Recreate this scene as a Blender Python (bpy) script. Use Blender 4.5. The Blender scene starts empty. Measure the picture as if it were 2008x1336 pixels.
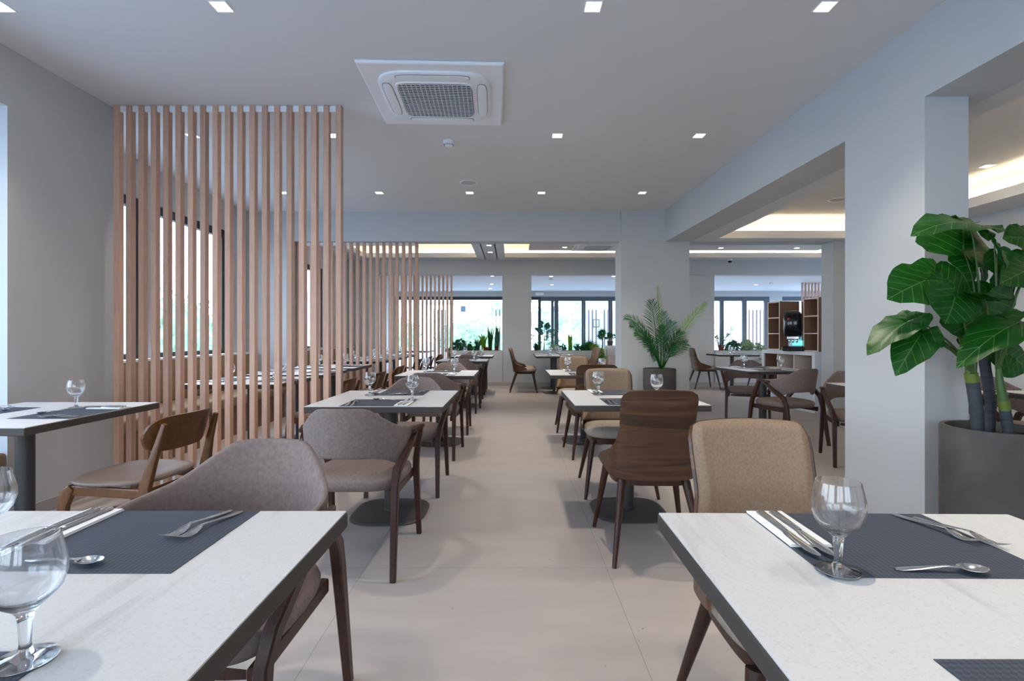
import bpy, bmesh, math, random
from mathutils import Vector, Matrix, Euler
PI = math.pi
R = math.radians
random.seed(7)
SC = bpy.context.scene
COL = SC.collection

# ---------------------------------------------------------------- camera, sky, exposure
F = 996.0                      # focal length in pixels of the 2008 wide frame
CAMZ = 1.16
cam_d = bpy.data.cameras.new('camera')
cam_d.sensor_width = 36.0
cam_d.lens = F / 2008 * 36
cam_d.shift_y = -11 / 2008
cam_d.clip_start = 0.02
cam = bpy.data.objects.new('camera', cam_d)
COL.objects.link(cam)
cam.location = (0, 0, CAMZ)
cam.rotation_euler = (R(90), 0, 0)
SC.camera = cam

W = bpy.data.worlds.new('sky'); SC.world = W
W.use_nodes = True
wn = W.node_tree.nodes; wl = W.node_tree.links
wn.clear()
bg = wn.new('ShaderNodeBackground'); wo = wn.new('ShaderNodeOutputWorld')
tc = wn.new('ShaderNodeTexCoord'); sx = wn.new('ShaderNodeSeparateXYZ'); rp = wn.new('ShaderNodeValToRGB')
wl.new(tc.outputs['Generated'], sx.inputs[0]); wl.new(sx.outputs['Z'], rp.inputs[0])
rp.color_ramp.elements[0].position = 0.0; rp.color_ramp.elements[0].color = (0.77, 0.90, 1.0, 1)
rp.color_ramp.elements[1].position = 0.6; rp.color_ramp.elements[1].color = (0.38, 0.62, 1.0, 1)
wl.new(rp.outputs[0], bg.inputs[0]); wl.new(bg.outputs[0], wo.inputs[0])
bg.inputs[1].default_value = 5.6

SC.view_settings.view_transform = 'Standard'
SC.view_settings.look = 'None'
SC.view_settings.gamma = 1.0
SC.view_settings.use_curve_mapping = False
SC.view_settings.exposure = 0.75
SC.cycles.use_denoising = True
SC.cycles.max_bounces = 9
SC.cycles.diffuse_bounces = 5
SC.cycles.glossy_bounces = 4
SC.cycles.transmission_bounces = 9
SC.cycles.transparent_max_bounces = 12
SC.cycles.sample_clamp_indirect = 6.0
SC.cycles.caustics_reflective = False
SC.cycles.caustics_refractive = False

# ---------------------------------------------------------------- materials
M = {}
def mat(name, color, rough=0.5, metal=0.0, emit=None, estr=0.0, trans=0.0, ior=1.45, noise=None, bump=None, spec=None, sub=0):
    m = bpy.data.materials.new(name); m.use_nodes = True
    nt = m.node_tree; b = nt.nodes['Principled BSDF']
    b.inputs['Base Color'].default_value = (*color, 1)
    b.inputs['Roughness'].default_value = rough
    b.inputs['Metallic'].default_value = metal
    b.inputs['IOR'].default_value = ior
    if spec is not None: b.inputs['Specular IOR Level'].default_value = spec
    if trans: b.inputs['Transmission Weight'].default_value = trans
    if emit:
        b.inputs['Emission Color'].default_value = (*emit, 1)
        b.inputs['Emission Strength'].default_value = estr
    if noise or bump:
        t = nt.nodes.new('ShaderNodeTexCoord')
        mp = nt.nodes.new('ShaderNodeMapping')
        nt.links.new(t.outputs['Object'], mp.inputs[0])
    if noise:                      # (scale, amount, stretch xyz, detail)
        sc, amt, st, det = noise
        mp.inputs['Scale'].default_value = st
        n = nt.nodes.new('ShaderNodeTexNoise'); n.inputs['Scale'].default_value = sc; n.inputs['Detail'].default_value = det
        r = nt.nodes.new('ShaderNodeValToRGB')
        r.color_ramp.elements[0].position = 0.3; r.color_ramp.elements[1].position = 0.7
        r.color_ramp.elements[0].color = (*[max(0, c * (1 - amt)) for c in color], 1)
        r.color_ramp.elements[1].color = (*[min(1, c * (1 + amt)) for c in color], 1)
        nt.links.new(mp.outputs[0], n.inputs['Vector']); nt.links.new(n.outputs['Fac'], r.inputs[0])
        nt.links.new(r.outputs[0], b.inputs['Base Color'])
    if bump:                       # (scale, strength, distance)
        n2 = nt.nodes.new('ShaderNodeTexNoise'); n2.inputs['Scale'].default_value = bump[0]; n2.inputs['Detail'].default_value = 3
        bp = nt.nodes.new('ShaderNodeBump'); bp.inputs['Strength'].default_value = bump[1]; bp.inputs['Distance'].default_value = bump[2]
        nt.links.new(t.outputs['Object'], n2.inputs['Vector'])
        nt.links.new(n2.outputs['Fac'], bp.inputs['Height']); nt.links.new(bp.outputs[0], b.inputs['Normal'])
    M[name] = m
    return m

def wood(name, c1, c2, scale, stretch, rough=0.4, dist=2.0, band=None):
    m = mat(name, c1, rough)
    nt = m.node_tree; b = nt.nodes['Principled BSDF']
    t = nt.nodes.new('ShaderNodeTexCoord'); mp = nt.nodes.new('ShaderNodeMapping'); mp.inputs['Scale'].default_value = stretch
    oi = nt.nodes.new('ShaderNodeObjectInfo')
    ad = nt.nodes.new('ShaderNodeVectorMath'); ad.operation = 'ADD'
    n = nt.nodes.new('ShaderNodeTexNoise'); n.inputs['Scale'].default_value = scale; n.inputs['Detail'].default_value = 6; n.inputs['Distortion'].default_value = dist
    r = nt.nodes.new('ShaderNodeValToRGB')
    r.color_ramp.elements[0].position = 0.3; r.color_ramp.elements[1].position = 0.7
    r.color_ramp.elements[0].color = (*c1, 1); r.color_ramp.elements[1].color = (*c2, 1)
    nt.links.new(t.outputs['Object'], mp.inputs[0]); nt.links.new(mp.outputs[0], ad.inputs[0]); nt.links.new(oi.outputs['Random'], ad.inputs[1])
    sc = nt.nodes.new('ShaderNodeVectorMath'); sc.operation = 'SCALE'; sc.inputs['Scale'].default_value = 1.0
    nt.links.new(ad.outputs[0], n.inputs['Vector']); nt.links.new(n.outputs['Fac'], r.inputs[0])
    last = r.outputs[0]
    # per-object tone variation
    hsv = nt.nodes.new('ShaderNodeHueSaturation')
    mr = nt.nodes.new('ShaderNodeMapRange'); mr.inputs['To Min'].default_value = 0.86; mr.inputs['To Max'].default_value = 1.14
    nt.links.new(oi.outputs['Random'], mr.inputs['Value']); nt.links.new(mr.outputs[0], hsv.inputs['Value'])
    nt.links.new(last, hsv.inputs['Color']); nt.links.new(hsv.outputs[0], b.inputs['Base Color'])
    return m

mat('wall_paint', (0.56, 0.57, 0.575), 0.75, bump=(90, 0.05, 0.002))
mat('ceiling_paint', (0.73, 0.73, 0.73), 0.7)
mat('white_paint', (0.82, 0.83, 0.85), 0.5)
mat('baseboard', (0.40, 0.38, 0.36), 0.5)
mat('frame_dark', (0.035, 0.037, 0.04), 0.45)
mat('frame_grey', (0.10, 0.115, 0.13), 0.45)
mat('edge_band', (0.060, 0.050, 0.043), 0.6, spec=0.3)
mat('pole_metal', (0.060, 0.056, 0.052), 0.45, 0.2)
mat('table_base', (0.075, 0.07, 0.065), 0.5, 0.2)
mat('steel', (0.72, 0.72, 0.72), 0.14, 1.0)
mat('steel_dark', (0.35, 0.35, 0.36), 0.2, 1.0)
mat('glass', (1, 1, 1), 0.0, 0, trans=1.0, ior=1.45)
def thin_glass():
    nt = M['glass'].node_tree; b = nt.nodes['Principled BSDF']; out = nt.nodes['Material Output']
    tr = nt.nodes.new('ShaderNodeBsdfTransparent'); gl = nt.nodes.new('ShaderNodeBsdfGlossy'); gl.inputs['Roughness'].default_value = 0.0
    lw = nt.nodes.new('ShaderNodeLayerWeight'); lw.inputs[0].default_value = .35; pw = nt.nodes.new('ShaderNodeMath'); pw.operation = 'POWER'; pw.inputs[1].default_value = 3.0; nt.links.new(lw.outputs['Facing'], pw.inputs[0]); fr = nt.nodes.new('ShaderNodeMath'); fr.operation = 'MULTIPLY_ADD'; fr.inputs[1].default_value = .7; fr.inputs[2].default_value = .03; nt.links.new(pw.outputs[0], fr.inputs[0]); m1 = nt.nodes.new('ShaderNodeMixShader'); m2 = nt.nodes.new('ShaderNodeMixShader')
    nt.links.new(fr.outputs[0], m1.inputs[0]); nt.links.new(tr.outputs[0], m1.inputs[1]); nt.links.new(gl.outputs[0], m1.inputs[2])
    m2.inputs[0].default_value = 0.9; nt.links.new(m1.outputs[0], m2.inputs[1]); nt.links.new(b.outputs[0], m2.inputs[2]); nt.links.new(m2.outputs[0], out.inputs[0])
thin_glass()
mat('napkin', (0.86, 0.86, 0.87), 0.85)
mat('plastic_white', (0.90, 0.90, 0.92), 0.35)
mat('black_plastic', (0.008, 0.008, 0.012), 0.12)
mat('dark_grille', (0.02, 0.02, 0.02), 0.7)
mat('lamp_warm', (1, 0.9, 0.75), 0.5, emit=(1.0, 0.86, 0.66), estr=14)
mat('strip_warm', (1, 0.8, 0.5), 0.5, emit=(1.0, 0.78, 0.50), estr=20)
mat('taupe_fabric', (0.205, 0.155, 0.140), 0.9, noise=(70, 0.15, (1, 1, 1), 6), bump=(220, 0.25, 0.002))
mat('beige_fabric', (0.235, 0.160, 0.105), 0.75, noise=(130, 0.16, (1, 1, 1), 6), bump=(260, 0.3, 0.002))
mat('seat_grey_fabric', (0.33, 0.27, 0.215), 0.85, noise=(40, 0.12, (1, 1, 1), 5), bump=(260, 0.25, 0.002))
mat('tan_fabric', (0.30, 0.215, 0.14), 0.85, noise=(30, 0.12, (1, 1, 1), 4))
mat('brown_leather', (0.17, 0.125, 0.105), 0.38, noise=(14, 0.1, (1, 1, 1), 3), bump=(300, 0.1, 0.001))
wood('slat_beech', (0.50, 0.295, 0.205), (0.64, 0.40, 0.29), 3.2, (26, 26, 1.0), 0.5)
wood('walnut', (0.045, 0.019, 0.009), (0.135, 0.060, 0.027), 3.0, (0.8, 4, 16), 0.36, 0.8)
def walnut_band():
    nt = M['walnut'].node_tree; b = nt.nodes['Principled BSDF']; src = b.inputs['Base Color'].links[0].from_socket
    t = nt.nodes.new('ShaderNodeTexCoord'); sp = nt.nodes.new('ShaderNodeSeparateXYZ'); nt.links.new(t.outputs['Object'], sp.inputs[0])
    def m_(op, a, c):
        x = nt.nodes.new('ShaderNodeMath'); x.operation = op
        for i, v in enumerate((a, c)):
            if v is None: continue
            if isinstance(v, (int, float)): x.inputs[i].default_value = v
            else: nt.links.new(v, x.inputs[i])
        return x.outputs[0]
    z = m_('ADD', m_('ADD', sp.outputs['Z'], m_('MULTIPLY', sp.outputs['X'], .06)), -.725)
    f = m_('MULTIPLY', m_('LESS_THAN', m_('ABSOLUTE', z, None), .030), .62)
    mx = nt.nodes.new('ShaderNodeMix'); mx.data_type = 'RGBA'; nt.links.new(f, mx.inputs[0]); nt.links.new(src, mx.inputs[6]); mx.inputs[7].default_value = (.022, .010, .006, 1)
    nt.links.new(mx.outputs[2], b.inputs['Base Color'])
walnut_band()
wood('leg_walnut', (0.024, 0.008, 0.004), (0.066, 0.022, 0.010), 4, (22, 22, 1.5), 0.42)
wood('chair_oak', (0.078, 0.028, 0.006), (0.140, 0.053, 0.012), 4, (6, 6, 3), 0.42)
wood('shelf_wood', (0.21, 0.115, 0.07), (0.29, 0.165, 0.105), 4, (20, 20, 1.5), 0.5)
mat('shelf_edge', (0.92, 0.76, 0.68), 0.5)
mat('pot_concrete', (0.088, 0.077, 0.070), 0.85, noise=(5, 0.22, (1, 1, 1), 8), bump=(30, 0.25, 0.004))
mat('soil', (0.05, 0.028, 0.02), 0.95, noise=(60, 0.6, (1, 1, 1), 3), bump=(60, 1.0, 0.02))
mat('trunk_grey', (0.045, 0.05, 0.06), 0.7, noise=(9, 0.3, (1, 1, 9), 4), bump=(30, 0.5, 0.004))
mat('trunk_green', (0.12, 0.17, 0.02), 0.5)
mat('stalk_green', (0.06, 0.12, 0.03), 0.45)
mat('led_blue', (0.2, 0.7, 0.8), 0.2, emit=(0.15, 0.75, 0.85), estr=0.7)
mat('red_dot', (0.6, 0.02, 0.02), 0.3)
mat('stone_wall', (0.55, 0.53, 0.50), 0.9, noise=(3, 0.3, (1, 1, 3), 5))
mat('paving', (0.55, 0.54, 0.52), 0.9)
mat('hedge', (0.34, 0.46, 0.26), 0.7, noise=(4, 0.5, (1, 1, 1), 4))  # green paled so the outdoor overexposure sits in the colour
mat('tree_leaf', (0.36, 0.50, 0.44), 0.7, noise=(3, 0.5, (1, 1, 1), 4))  # washed-out leaf colour stands in for the glare outdoors
mat('ext_wood', (0.13, 0.09, 0.075), 0.6)
mat('print_paper', (0.7, 0.72, 0.75), 0.6)

def leafmat(name, c1, c2, vein, rough=0.33, k=9.0):
    """leaf colour with pale veins drawn from the leaf's own UV map"""
    m = mat(name, c1, rough); nt = m.node_tree; b = nt.nodes['Principled BSDF']
    uv = nt.nodes.new('ShaderNodeTexCoord'); s = nt.nodes.new('ShaderNodeSeparateXYZ'); nt.links.new(uv.outputs['UV'], s.inputs[0])
    def mth(op, a, bb=None, cc=None):
        x = nt.nodes.new('ShaderNodeMath'); x.operation = op
        for i, v in enumerate((a, bb, cc)):
            if v is None: continue
            if isinstance(v, (int, float)): x.inputs[i].default_value = v
            else: nt.links.new(v, x.inputs[i])
        return x.outputs[0]
    au = mth('ABSOLUTE', mth('SUBTRACT', s.outputs['X'], 0.5))
    ph = mth('FRACT', mth('MULTIPLY', mth('SUBTRACT', s.outputs['Y'], mth('MULTIPLY', au, 0.55)), k))
    side = mth('LESS_THAN', mth('ABSOLUTE', mth('SUBTRACT', ph, 0.5)), 0.035)
    mid = mth('LESS_THAN', au, 0.009)
    v = mth('MAXIMUM', mth('MULTIPLY', side, mth('LESS_THAN', au, 0.36)), mid)
    n = nt.nodes.new('ShaderNodeTexNoise'); n.inputs['Scale'].default_value = 6
    mx = nt.nodes.new('ShaderNodeMix'); mx.data_type = 'RGBA'; nt.links.new(n.outputs['Fac'], mx.inputs[0])
    mx.inputs[6].default_value = (*c1, 1); mx.inputs[7].default_value = (*c2, 1)
    m2 = nt.nodes.new('ShaderNodeMix'); m2.data_type = 'RGBA'; nt.links.new(v, m2.inputs[0])
    nt.links.new(mx.outputs[2], m2.inputs[6]); m2.inputs[7].default_value = (*vein, 1)
    nt.links.new(m2.outputs[2], b.inputs['Base Color'])
    b.inputs['Transmission Weight'].default_value = 0.0
    tr = nt.nodes.new('ShaderNodeBsdfTranslucent'); nt.links.new(m2.outputs[2], tr.inputs[0])
    ms = nt.nodes.new('ShaderNodeMixShader'); ms.inputs[0].default_value = 0.25
    out = nt.nodes['Material Output']
    nt.links.new(b.outputs[0], ms.inputs[1]); nt.links.new(tr.outputs[0], ms.inputs[2]); nt.links.new(ms.outputs[0], out.inputs[0])
leafmat('leaf_big', (0.003, 0.045, 0.004), (0.010, 0.12, 0.008), (0.08, 0.21, 0.04), 0.4, 8.0)
leafmat('leaf_palm', (0.010, 0.075, 0.018), (0.025, 0.15, 0.03), (0.03, 0.16, 0.03), 0.4, 1.0)
leafmat('leaf_lime', (0.12, 0.30, 0.02), (0.25, 0.42, 0.04), (0.3, 0.45, 0.1), 0.4, 1.0)
leafmat('leaf_blue', (0.03, 0.12, 0.08), (0.06, 0.20, 0.13), (0.08, 0.22, 0.14), 0.45, 1.0)
mat('leaf_red', (0.22, 0.04, 0.012), 0.45)
mat('leaf_pale', (0.30, 0.42, 0.26), 0.5)

def _nt(name):
    nt = M[name].node_tree
    return nt, nt.nodes['Principled BSDF']
# thin clear window pane: lets light straight through, reflects a little
m = bpy.data.materials.new('pane'); m.use_nodes = True; nt = m.node_tree; nt.nodes.clear()
o_ = nt.nodes.new('ShaderNodeOutputMaterial'); a_ = nt.nodes.new('ShaderNodeBsdfTransparent'); g_ = nt.nodes.new('ShaderNodeBsdfGlossy')
g_.inputs['Roughness'].default_value = 0.02; mx = nt.nodes.new('ShaderNodeMixShader'); mx.inputs[0].default_value = 0.05
nt.links.new(a_.outputs[0], mx.inputs[1]); nt.links.new(g_.outputs[0], mx.inputs[2]); nt.links.new(mx.outputs[0], o_.inputs[0]); M['pane'] = m

# floor: large beige stone tiles, fine joints
def tile_floor():
    m = mat('floor_tile', (0.40, 0.36, 0.33), 0.42); nt, b = _nt('floor_tile')
    t = nt.nodes.new('ShaderNodeTexCoord'); mp = nt.nodes.new('ShaderNodeMapping')
    mp.inputs['Location'].default_value = (-0.47, -2.53, 0)
    nt.links.new(t.outputs['Object'], mp.inputs[0])
    br = nt.nodes.new('ShaderNodeTexBrick'); br.offset = 0.0; br.squash = 1.0
    br.inputs['Scale'].default_value = 1.0; br.inputs['Mortar Size'].default_value = 0.0016
    br.inputs['Brick Width'].default_value = 1.2; br.inputs['Row Height'].default_value = 1.28
    br.inputs['Color1'].default_value = (0.425, 0.380, 0.352, 1); br.inputs['Color2'].default_value = (0.41, 0.367, 0.342, 1)
    br.inputs['Mortar'].default_value = (0.27, 0.24, 0.22, 1)
    nt.links.new(mp.outputs[0], br.inputs['Vector'])
    n = nt.nodes.new('ShaderNodeTexNoise'); n.inputs['Scale'].default_value = 2.2; n.inputs['Detail'].default_value = 7
    mp2 = nt.nodes.new('ShaderNodeMapping'); mp2.inputs['Scale'].default_value = (1.0, 3.0, 1); nt.links.new(t.outputs['Object'], mp2.inputs[0]); nt.links.new(mp2.outputs[0], n.inputs['Vector'])
    r = nt.nodes.new('ShaderNodeValToRGB'); r.color_ramp.elements[0].color = (0.95, 0.95, 0.95, 1); r.color_ramp.elements[1].color = (1.04, 1.04, 1.04, 1)
    r.color_ramp.elements[0].position = 0.35; r.color_ramp.elements[1].position = 0.65
    nt.links.new(n.outputs['Fac'], r.inputs[0])
    mx = nt.nodes.new('ShaderNodeMix'); mx.data_type = 'RGBA'; mx.blend_type = 'MULTIPLY'; mx.inputs[0].default_value = 1
    nt.links.new(br.outputs['Color'], mx.inputs[6]); nt.links.new(r.outputs[0], mx.inputs[7])
    v = nt.nodes.new('ShaderNodeTexVoronoi'); v.inputs['Scale'].default_value = 13
    nt.links.new(t.outputs['Object'], v.inputs['Vector'])
    lt = nt.nodes.new('ShaderNodeMath'); lt.operation = 'LESS_THAN'; lt.inputs[1].default_value = 0.055; nt.links.new(v.outputs['Distance'], lt.inputs[0])
    sp = nt.nodes.new('ShaderNodeMath'); sp.operation = 'LESS_THAN'; sp.inputs[1].default_value = 0.28; nt.links.new(v.outputs['Color'], sp.inputs[0])
    ml = nt.nodes.new('ShaderNodeMath'); ml.operation = 'MULTIPLY'; nt.links.new(lt.outputs[0], ml.inputs[0]); nt.links.new(sp.outputs[0], ml.inputs[1])
    m3 = nt.nodes.new('ShaderNodeMix'); m3.data_type = 'RGBA'; nt.links.new(ml.outputs[0], m3.inputs[0]); nt.links.new(mx.outputs[2], m3.inputs[6]); m3.inputs[7].default_value = (0.20, 0.17, 0.15, 1)
    nt.links.new(m3.outputs[2], b.inputs['Base Color'])
tile_floor()

# table top: pale laminate with grey streaks
def laminate():
    m = mat('tabletop', (0.62, 0.62, 0.62), 0.42); nt, b = _nt('tabletop')
    t = nt.nodes.new('ShaderNodeTexCoord')
    def noise(scale, st, det, dist):
        mp = nt.nodes.new('ShaderNodeMapping'); mp.inputs['Scale'].default_value = st; nt.links.new(t.outputs['Object'], mp.inputs[0])
        n = nt.nodes.new('ShaderNodeTexNoise'); n.inputs['Scale'].default_value = scale; n.inputs['Detail'].default_value = det; n.inputs['Distortion'].default_value = dist
        nt.links.new(mp.outputs[0], n.inputs['Vector']); return n.outputs['Fac']
    def ramp(fac, p0, c0, p1, c1):
        r = nt.nodes.new('ShaderNodeValToRGB'); r.color_ramp.elements[0].position = p0; r.color_ramp.elements[1].position = p1
        r.color_ramp.elements[0].color = (*c0, 1); r.color_ramp.elements[1].color = (*c1, 1); nt.links.new(fac, r.inputs[0]); return r.outputs[0]
    a = ramp(noise(2.2, (5.0, 0.5, 1), 9, 0.6), 0.30, (0.50, 0.50, 0.50), 0.40, (0.635, 0.632, 0.628))
    c = ramp(noise(170, (1, 1.6, 1), 3, 0), 0.30, (0.88, 0.88, 0.88), 0.46, (1, 1, 1))
    mx = nt.nodes.new('ShaderNodeMix'); mx.data_type = 'RGBA'; mx.blend_type = 'MULTIPLY'; mx.inputs[0].default_value = 1
    nt.links.new(a, mx.inputs[6]); nt.links.new(c, mx.inputs[7]); nt.links.new(mx.outputs[2], b.inputs['Base Color'])
laminate()

# placemat: dark blue-grey paper with a small embossed diamond grid
def placemat_mat():
    m = mat('placemat_paper', (0.045, 0.052, 0.068), 0.6); nt, b = _nt('placemat_paper')
    t = nt.nodes.new('ShaderNodeTexCoord'); mp = nt.nodes.new('ShaderNodeMapping'); mp.inputs['Rotation'].default_value = (0, 0, R(45)); mp.inputs['Scale'].default_value = (150, 150, 150)
    ck = nt.nodes.new('ShaderNodeTexChecker'); ck.inputs['Scale'].default_value = 1.0
    ck.inputs['Color1'].default_value = (0.036, 0.045, 0.064, 1); ck.inputs['Color2'].default_value = (0.060, 0.073, 0.100, 1)
    nt.links.new(t.outputs['Object'], mp.inputs[0]); nt.links.new(mp.outputs[0], ck.inputs['Vector']); nt.links.new(ck.outputs['Color'], b.inputs['Base Color'])
placemat_mat()

# ---------------------------------------------------------------- mesh helpers
class MB:
    def __init__(s): s.v = []; s.f = []; s.uv = {}
    def add(s, vs, fs):
        o = len(s.v); s.v += [tuple(v) for v in vs]; s.f += [tuple(i + o for i in f) for f in fs]; return o
    def box(s, x0, x1, y0, y1, z0, z1):
        s.add([(x0, y0, z0), (x1, y0, z0), (x1, y1, z0), (x0, y1, z0), (x0, y0, z1), (x1, y0, z1), (x1, y1, z1), (x0, y1, z1)],
              [(0, 3, 2, 1), (4, 5, 6, 7), (0, 1, 5, 4), (1, 2, 6, 5), (2, 3, 7, 6), (3, 0, 4, 7)]); return s
    def rings(s, rings, cap0=True, cap1=True, closed=True):
        n = len(rings[0]); o = len(s.v)
        for r in rings: s.v += [tuple(p) for p in r]
        for i in range(len(rings) - 1):
            for j in range(n if closed else n - 1):
                k = (j + 1) % n
                s.f.append((o + i * n + j, o + i * n + k, o + (i + 1) * n + k, o + (i + 1) * n + j))
        if cap0: s.f.append(tuple(o + j for j in reversed(range(n))))
        if cap1: s.f.append(tuple(o + (len(rings) - 1) * n + j for j in range(n)))
        return s
    def tube(s, pts, rad, n=10, squash=1.0):
        pts = [Vector(p) for p in pts]; rings = []
        for i, p in enumerate(pts):
            d = (pts[min(i + 1, len(pts) - 1)] - pts[max(i - 1, 0)]).normalized()
            ref = Vector((0, 0, 1)) if abs(d.z) < 0.93 else Vector((0, 1, 0))
            a = d.cross(ref).normalized(); b = d.cross(a).normalized()
            r = rad[i] if isinstance(rad, (list, tuple)) else rad
            rings.append([p + a * math.cos(2 * PI * k / n) * r + b * math.sin(2 * PI * k / n) * r * squash for k in range(n)])
        return s.rings(rings)
    def bar(s, pts, wx, wd):
        """bar of rectangular section following pts in a plane of constant x: wx wide across x, wd deep"""
        pts = [Vector(p) for p in pts]; rings = []
        for i, p in enumerate(pts):
            d = (pts[min(i + 1, len(pts) - 1)] - pts[max(i - 1, 0)]); d.normalize()
            x = Vector((1, 0, 0)); b = d.cross(x).normalized()
            w = wx[i] if isinstance(wx, (list, tuple)) else wx; q = wd[i] if isinstance(wd, (list, tuple)) else wd
            e = 0.25
            rings.append([p + x * w / 2 * sx_ + b * q / 2 * sb for sx_, sb in ((-1, -1 + e), (-1 + e, -1), (1 - e, -1), (1, -1 + e), (1, 1 - e), (1 - e, 1), (-1 + e, 1), (-1, 1 - e))])
        return s.rings(rings)
    def lathe(s, prof, n=32, cx=0, cy=0):
        rings = [[(cx + r * math.cos(2 * PI * k / n), cy + r * math.sin(2 * PI * k / n), z) for k in range(n)] for r, z in prof]
        return s.rings(rings, prof[0][0] > 1e-6, prof[-1][0] > 1e-6)
    def grid(s, P, nu, nv, uv=False):
        o = len(s.v)
        for j in range(nv + 1):
            for i in range(nu + 1): s.v.append(tuple(P(i / nu, j / nv)))
        for j in range(nv):
            for i in range(nu):
                a = o + j * (nu + 1) + i
                if uv:
                    s.uv[len(s.f)] = [(i / nu, j / nv), ((i + 1) / nu, j / nv), ((i + 1) / nu, (j + 1) / nv), (i / nu, (j + 1) / nv)]
                s.f.append((a, a + 1, a + nu + 2, a + nu + 1))
        return s
    def shell(s, P, nu, nv, N, th):
        """closed shell: surface P(u,v) thickened along N(u,v) by th"""
        n = nu + 1
        o = len(s.v)
        for side in (0, 1):
            for j in range(nv + 1):
                for i in range(nu + 1):
                    u, v = i / nu, j / nv; p = Vector(P(u, v)); 
                    s.v.append(tuple(p + N(u, v) * (th(u, v) if callable(th) else th) * side))
        m_ = (nu + 1) * (nv + 1)
        for j in range(nv):
            for i in range(nu):
                a = o + j * n + i
                s.f.append((a, a + n, a + n + 1, a + 1)); s.f.append((a + m_, a + m_ + 1, a + m_ + n + 1, a + m_ + n))
        for i in range(nu):
            a = o + i; s.f.append((a, a + 1, a + 1 + m_, a + m_)); a = o + nv * n + i; s.f.append((a, a + m_, a + m_ + 1, a + 1))
        for j in range(nv):
            a = o + j * n; s.f.append((a, a + m_, a + m_ + n, a + n)); a = o + j * n + nu; s.f.append((a, a + n, a + n + m_, a + m_))
        return s
    def cushion(s, outline, prof):
        """outline: list of (x,y) about the origin; prof: list of (inset, z)"""
        rings = []
        cx = sum(p[0] for p in outline) / len(outline); cy = sum(p[1] for p in outline) / len(outline)
        for ins, z in prof:
            ring = []
            for x, y in outline:
                dx, dy = x - cx, y - cy; L = math.hypot(dx, dy) or 1
                k = max(0.0, (L - ins) / L); ring.append((cx + dx * k, cy + dy * k, z))
            rings.append(ring)
        return s.rings(rings)
    def mesh(s, name, m, smooth=False, bevel=0, seg=2, angle=40):
        me = bpy.data.meshes.new(name); me.from_pydata(s.v, [], s.f)
        if s.uv:
            l = me.uv_layers.new(name='UVMap')
            for p in me.polygons:
                q = s.uv.get(p.index)
                if q:
                    for li, c in zip(p.loop_indices, q): l.data[li].uv = c
        bm = bmesh.new(); bm.from_mesh(me)
        bmesh.ops.recalc_face_normals(bm, faces=bm.faces)
        if bevel:
            bmesh.ops.bevel(bm, geom=[e for e in bm.edges if e.calc_face_angle(0) > R(30)], offset=bevel, segments=seg, profile=0.5, affect='EDGES', clamp_overlap=True)
        bm.to_mesh(me); bm.free()
        if smooth:
            for p in me.polygons: p.use_smooth = True
            try: me.set_sharp_from_angle(angle=R(angle))
            except Exception: pass
        if m: me.materials.append(M[m])
        return me
    def build(s, name, m, parent=None, smooth=False, bevel=0, seg=2, loc=None, rz=0, angle=40):
        o = bpy.data.objects.new(name, s.mesh(name, m, smooth, bevel, seg, angle)); COL.objects.link(o)
        if parent: o.parent = parent
        if loc: o.location = loc
        if rz: o.rotation_euler.z = rz
        return o

def superell(a, b, n=32, p=3.0, cx=0, cy=0):
    out = []
    for k in range(n):
        t = 2 * PI * k / n; c, s_ = math.cos(t), math.sin(t)
        out.append((cx + a * math.copysign(abs(c) ** (2 / p), c), cy + b * math.copysign(abs(s_) ** (2 / p), s_)))
    return out
def empty(name, loc=(0, 0, 0), rz=0):
    o = bpy.data.objects.new(name, None); COL.objects.link(o); o.location = loc; o.rotation_euler.z = rz
    o.empty_display_size = 0.1; return o
def tag(o, label=None, cat=None, group=None, kind=None):
    if label: o['label'] = label
    if cat: o['category'] = cat
    if group: o['group'] = group
    if kind: o['kind'] = kind
    return o
def kids(o): return [c for c in KID.get(o.name, [])]
def copy_tree(o, parent=None):
    c = o.copy(); COL.objects.link(c); c.parent = parent
    for ch in o.children: copy_tree(ch, c)
    return c
def place(o, loc, rz=0):
    o.location = loc; o.rotation_euler.z = rz; return o
def cells(a0, a1, b0, b1, holes):
    A = sorted(set([a0, a1] + [min(max(h[i], a0), a1) for h in holes for i in (0, 1)]))
    B = sorted(set([b0, b1] + [min(max(h[i], b0), b1) for h in holes for i in (2, 3)]))
    for i in range(len(A) - 1):
        for j in range(len(B) - 1):
            ca, cb = (A[i] + A[i + 1]) / 2, (B[j] + B[j + 1]) / 2
            if any(h[0] < ca < h[1] and h[2] < cb < h[3] for h in holes): continue
            yield A[i], A[i + 1], B[j], B[j + 1]
def struct(name, mb, m, **k):
    return tag(mb.build(name, m, **k), kind='structure')
def wall_x(name, x0, x1, y0, y1, z0, z1, holes=(), m='wall_paint'):   # wall whose face is normal to x; holes (y0,y1,z0,z1)
    mb = MB()
    for a, b, c, d in cells(y0, y1, z0, z1, holes): mb.box(x0, x1, a, b, c, d)
    return struct(name, mb, m)
def wall_y(name, x0, x1, y0, y1, z0, z1, holes=(), m='wall_paint'):   # holes (x0,x1,z0,z1)
    mb = MB()
    for a, b, c, d in cells(x0, x1, z0, z1, holes): mb.box(a, b, y0, y1, c, d)
    return struct(name, mb, m)
def slab(name, x0, x1, y0, y1, z0, z1, holes=(), m='ceiling_paint'):
    mb = MB()
    for a, b, c, d in cells(x0, x1, y0, y1, holes): mb.box(a, b, c, d, z0, z1)
    return struct(name, mb, m)
def P(px, py, D):            # a point of the place from its direction and its distance
    return Vector(((px - 1004) / F * D, D, CAMZ + (657 - py) / F * D))

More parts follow.
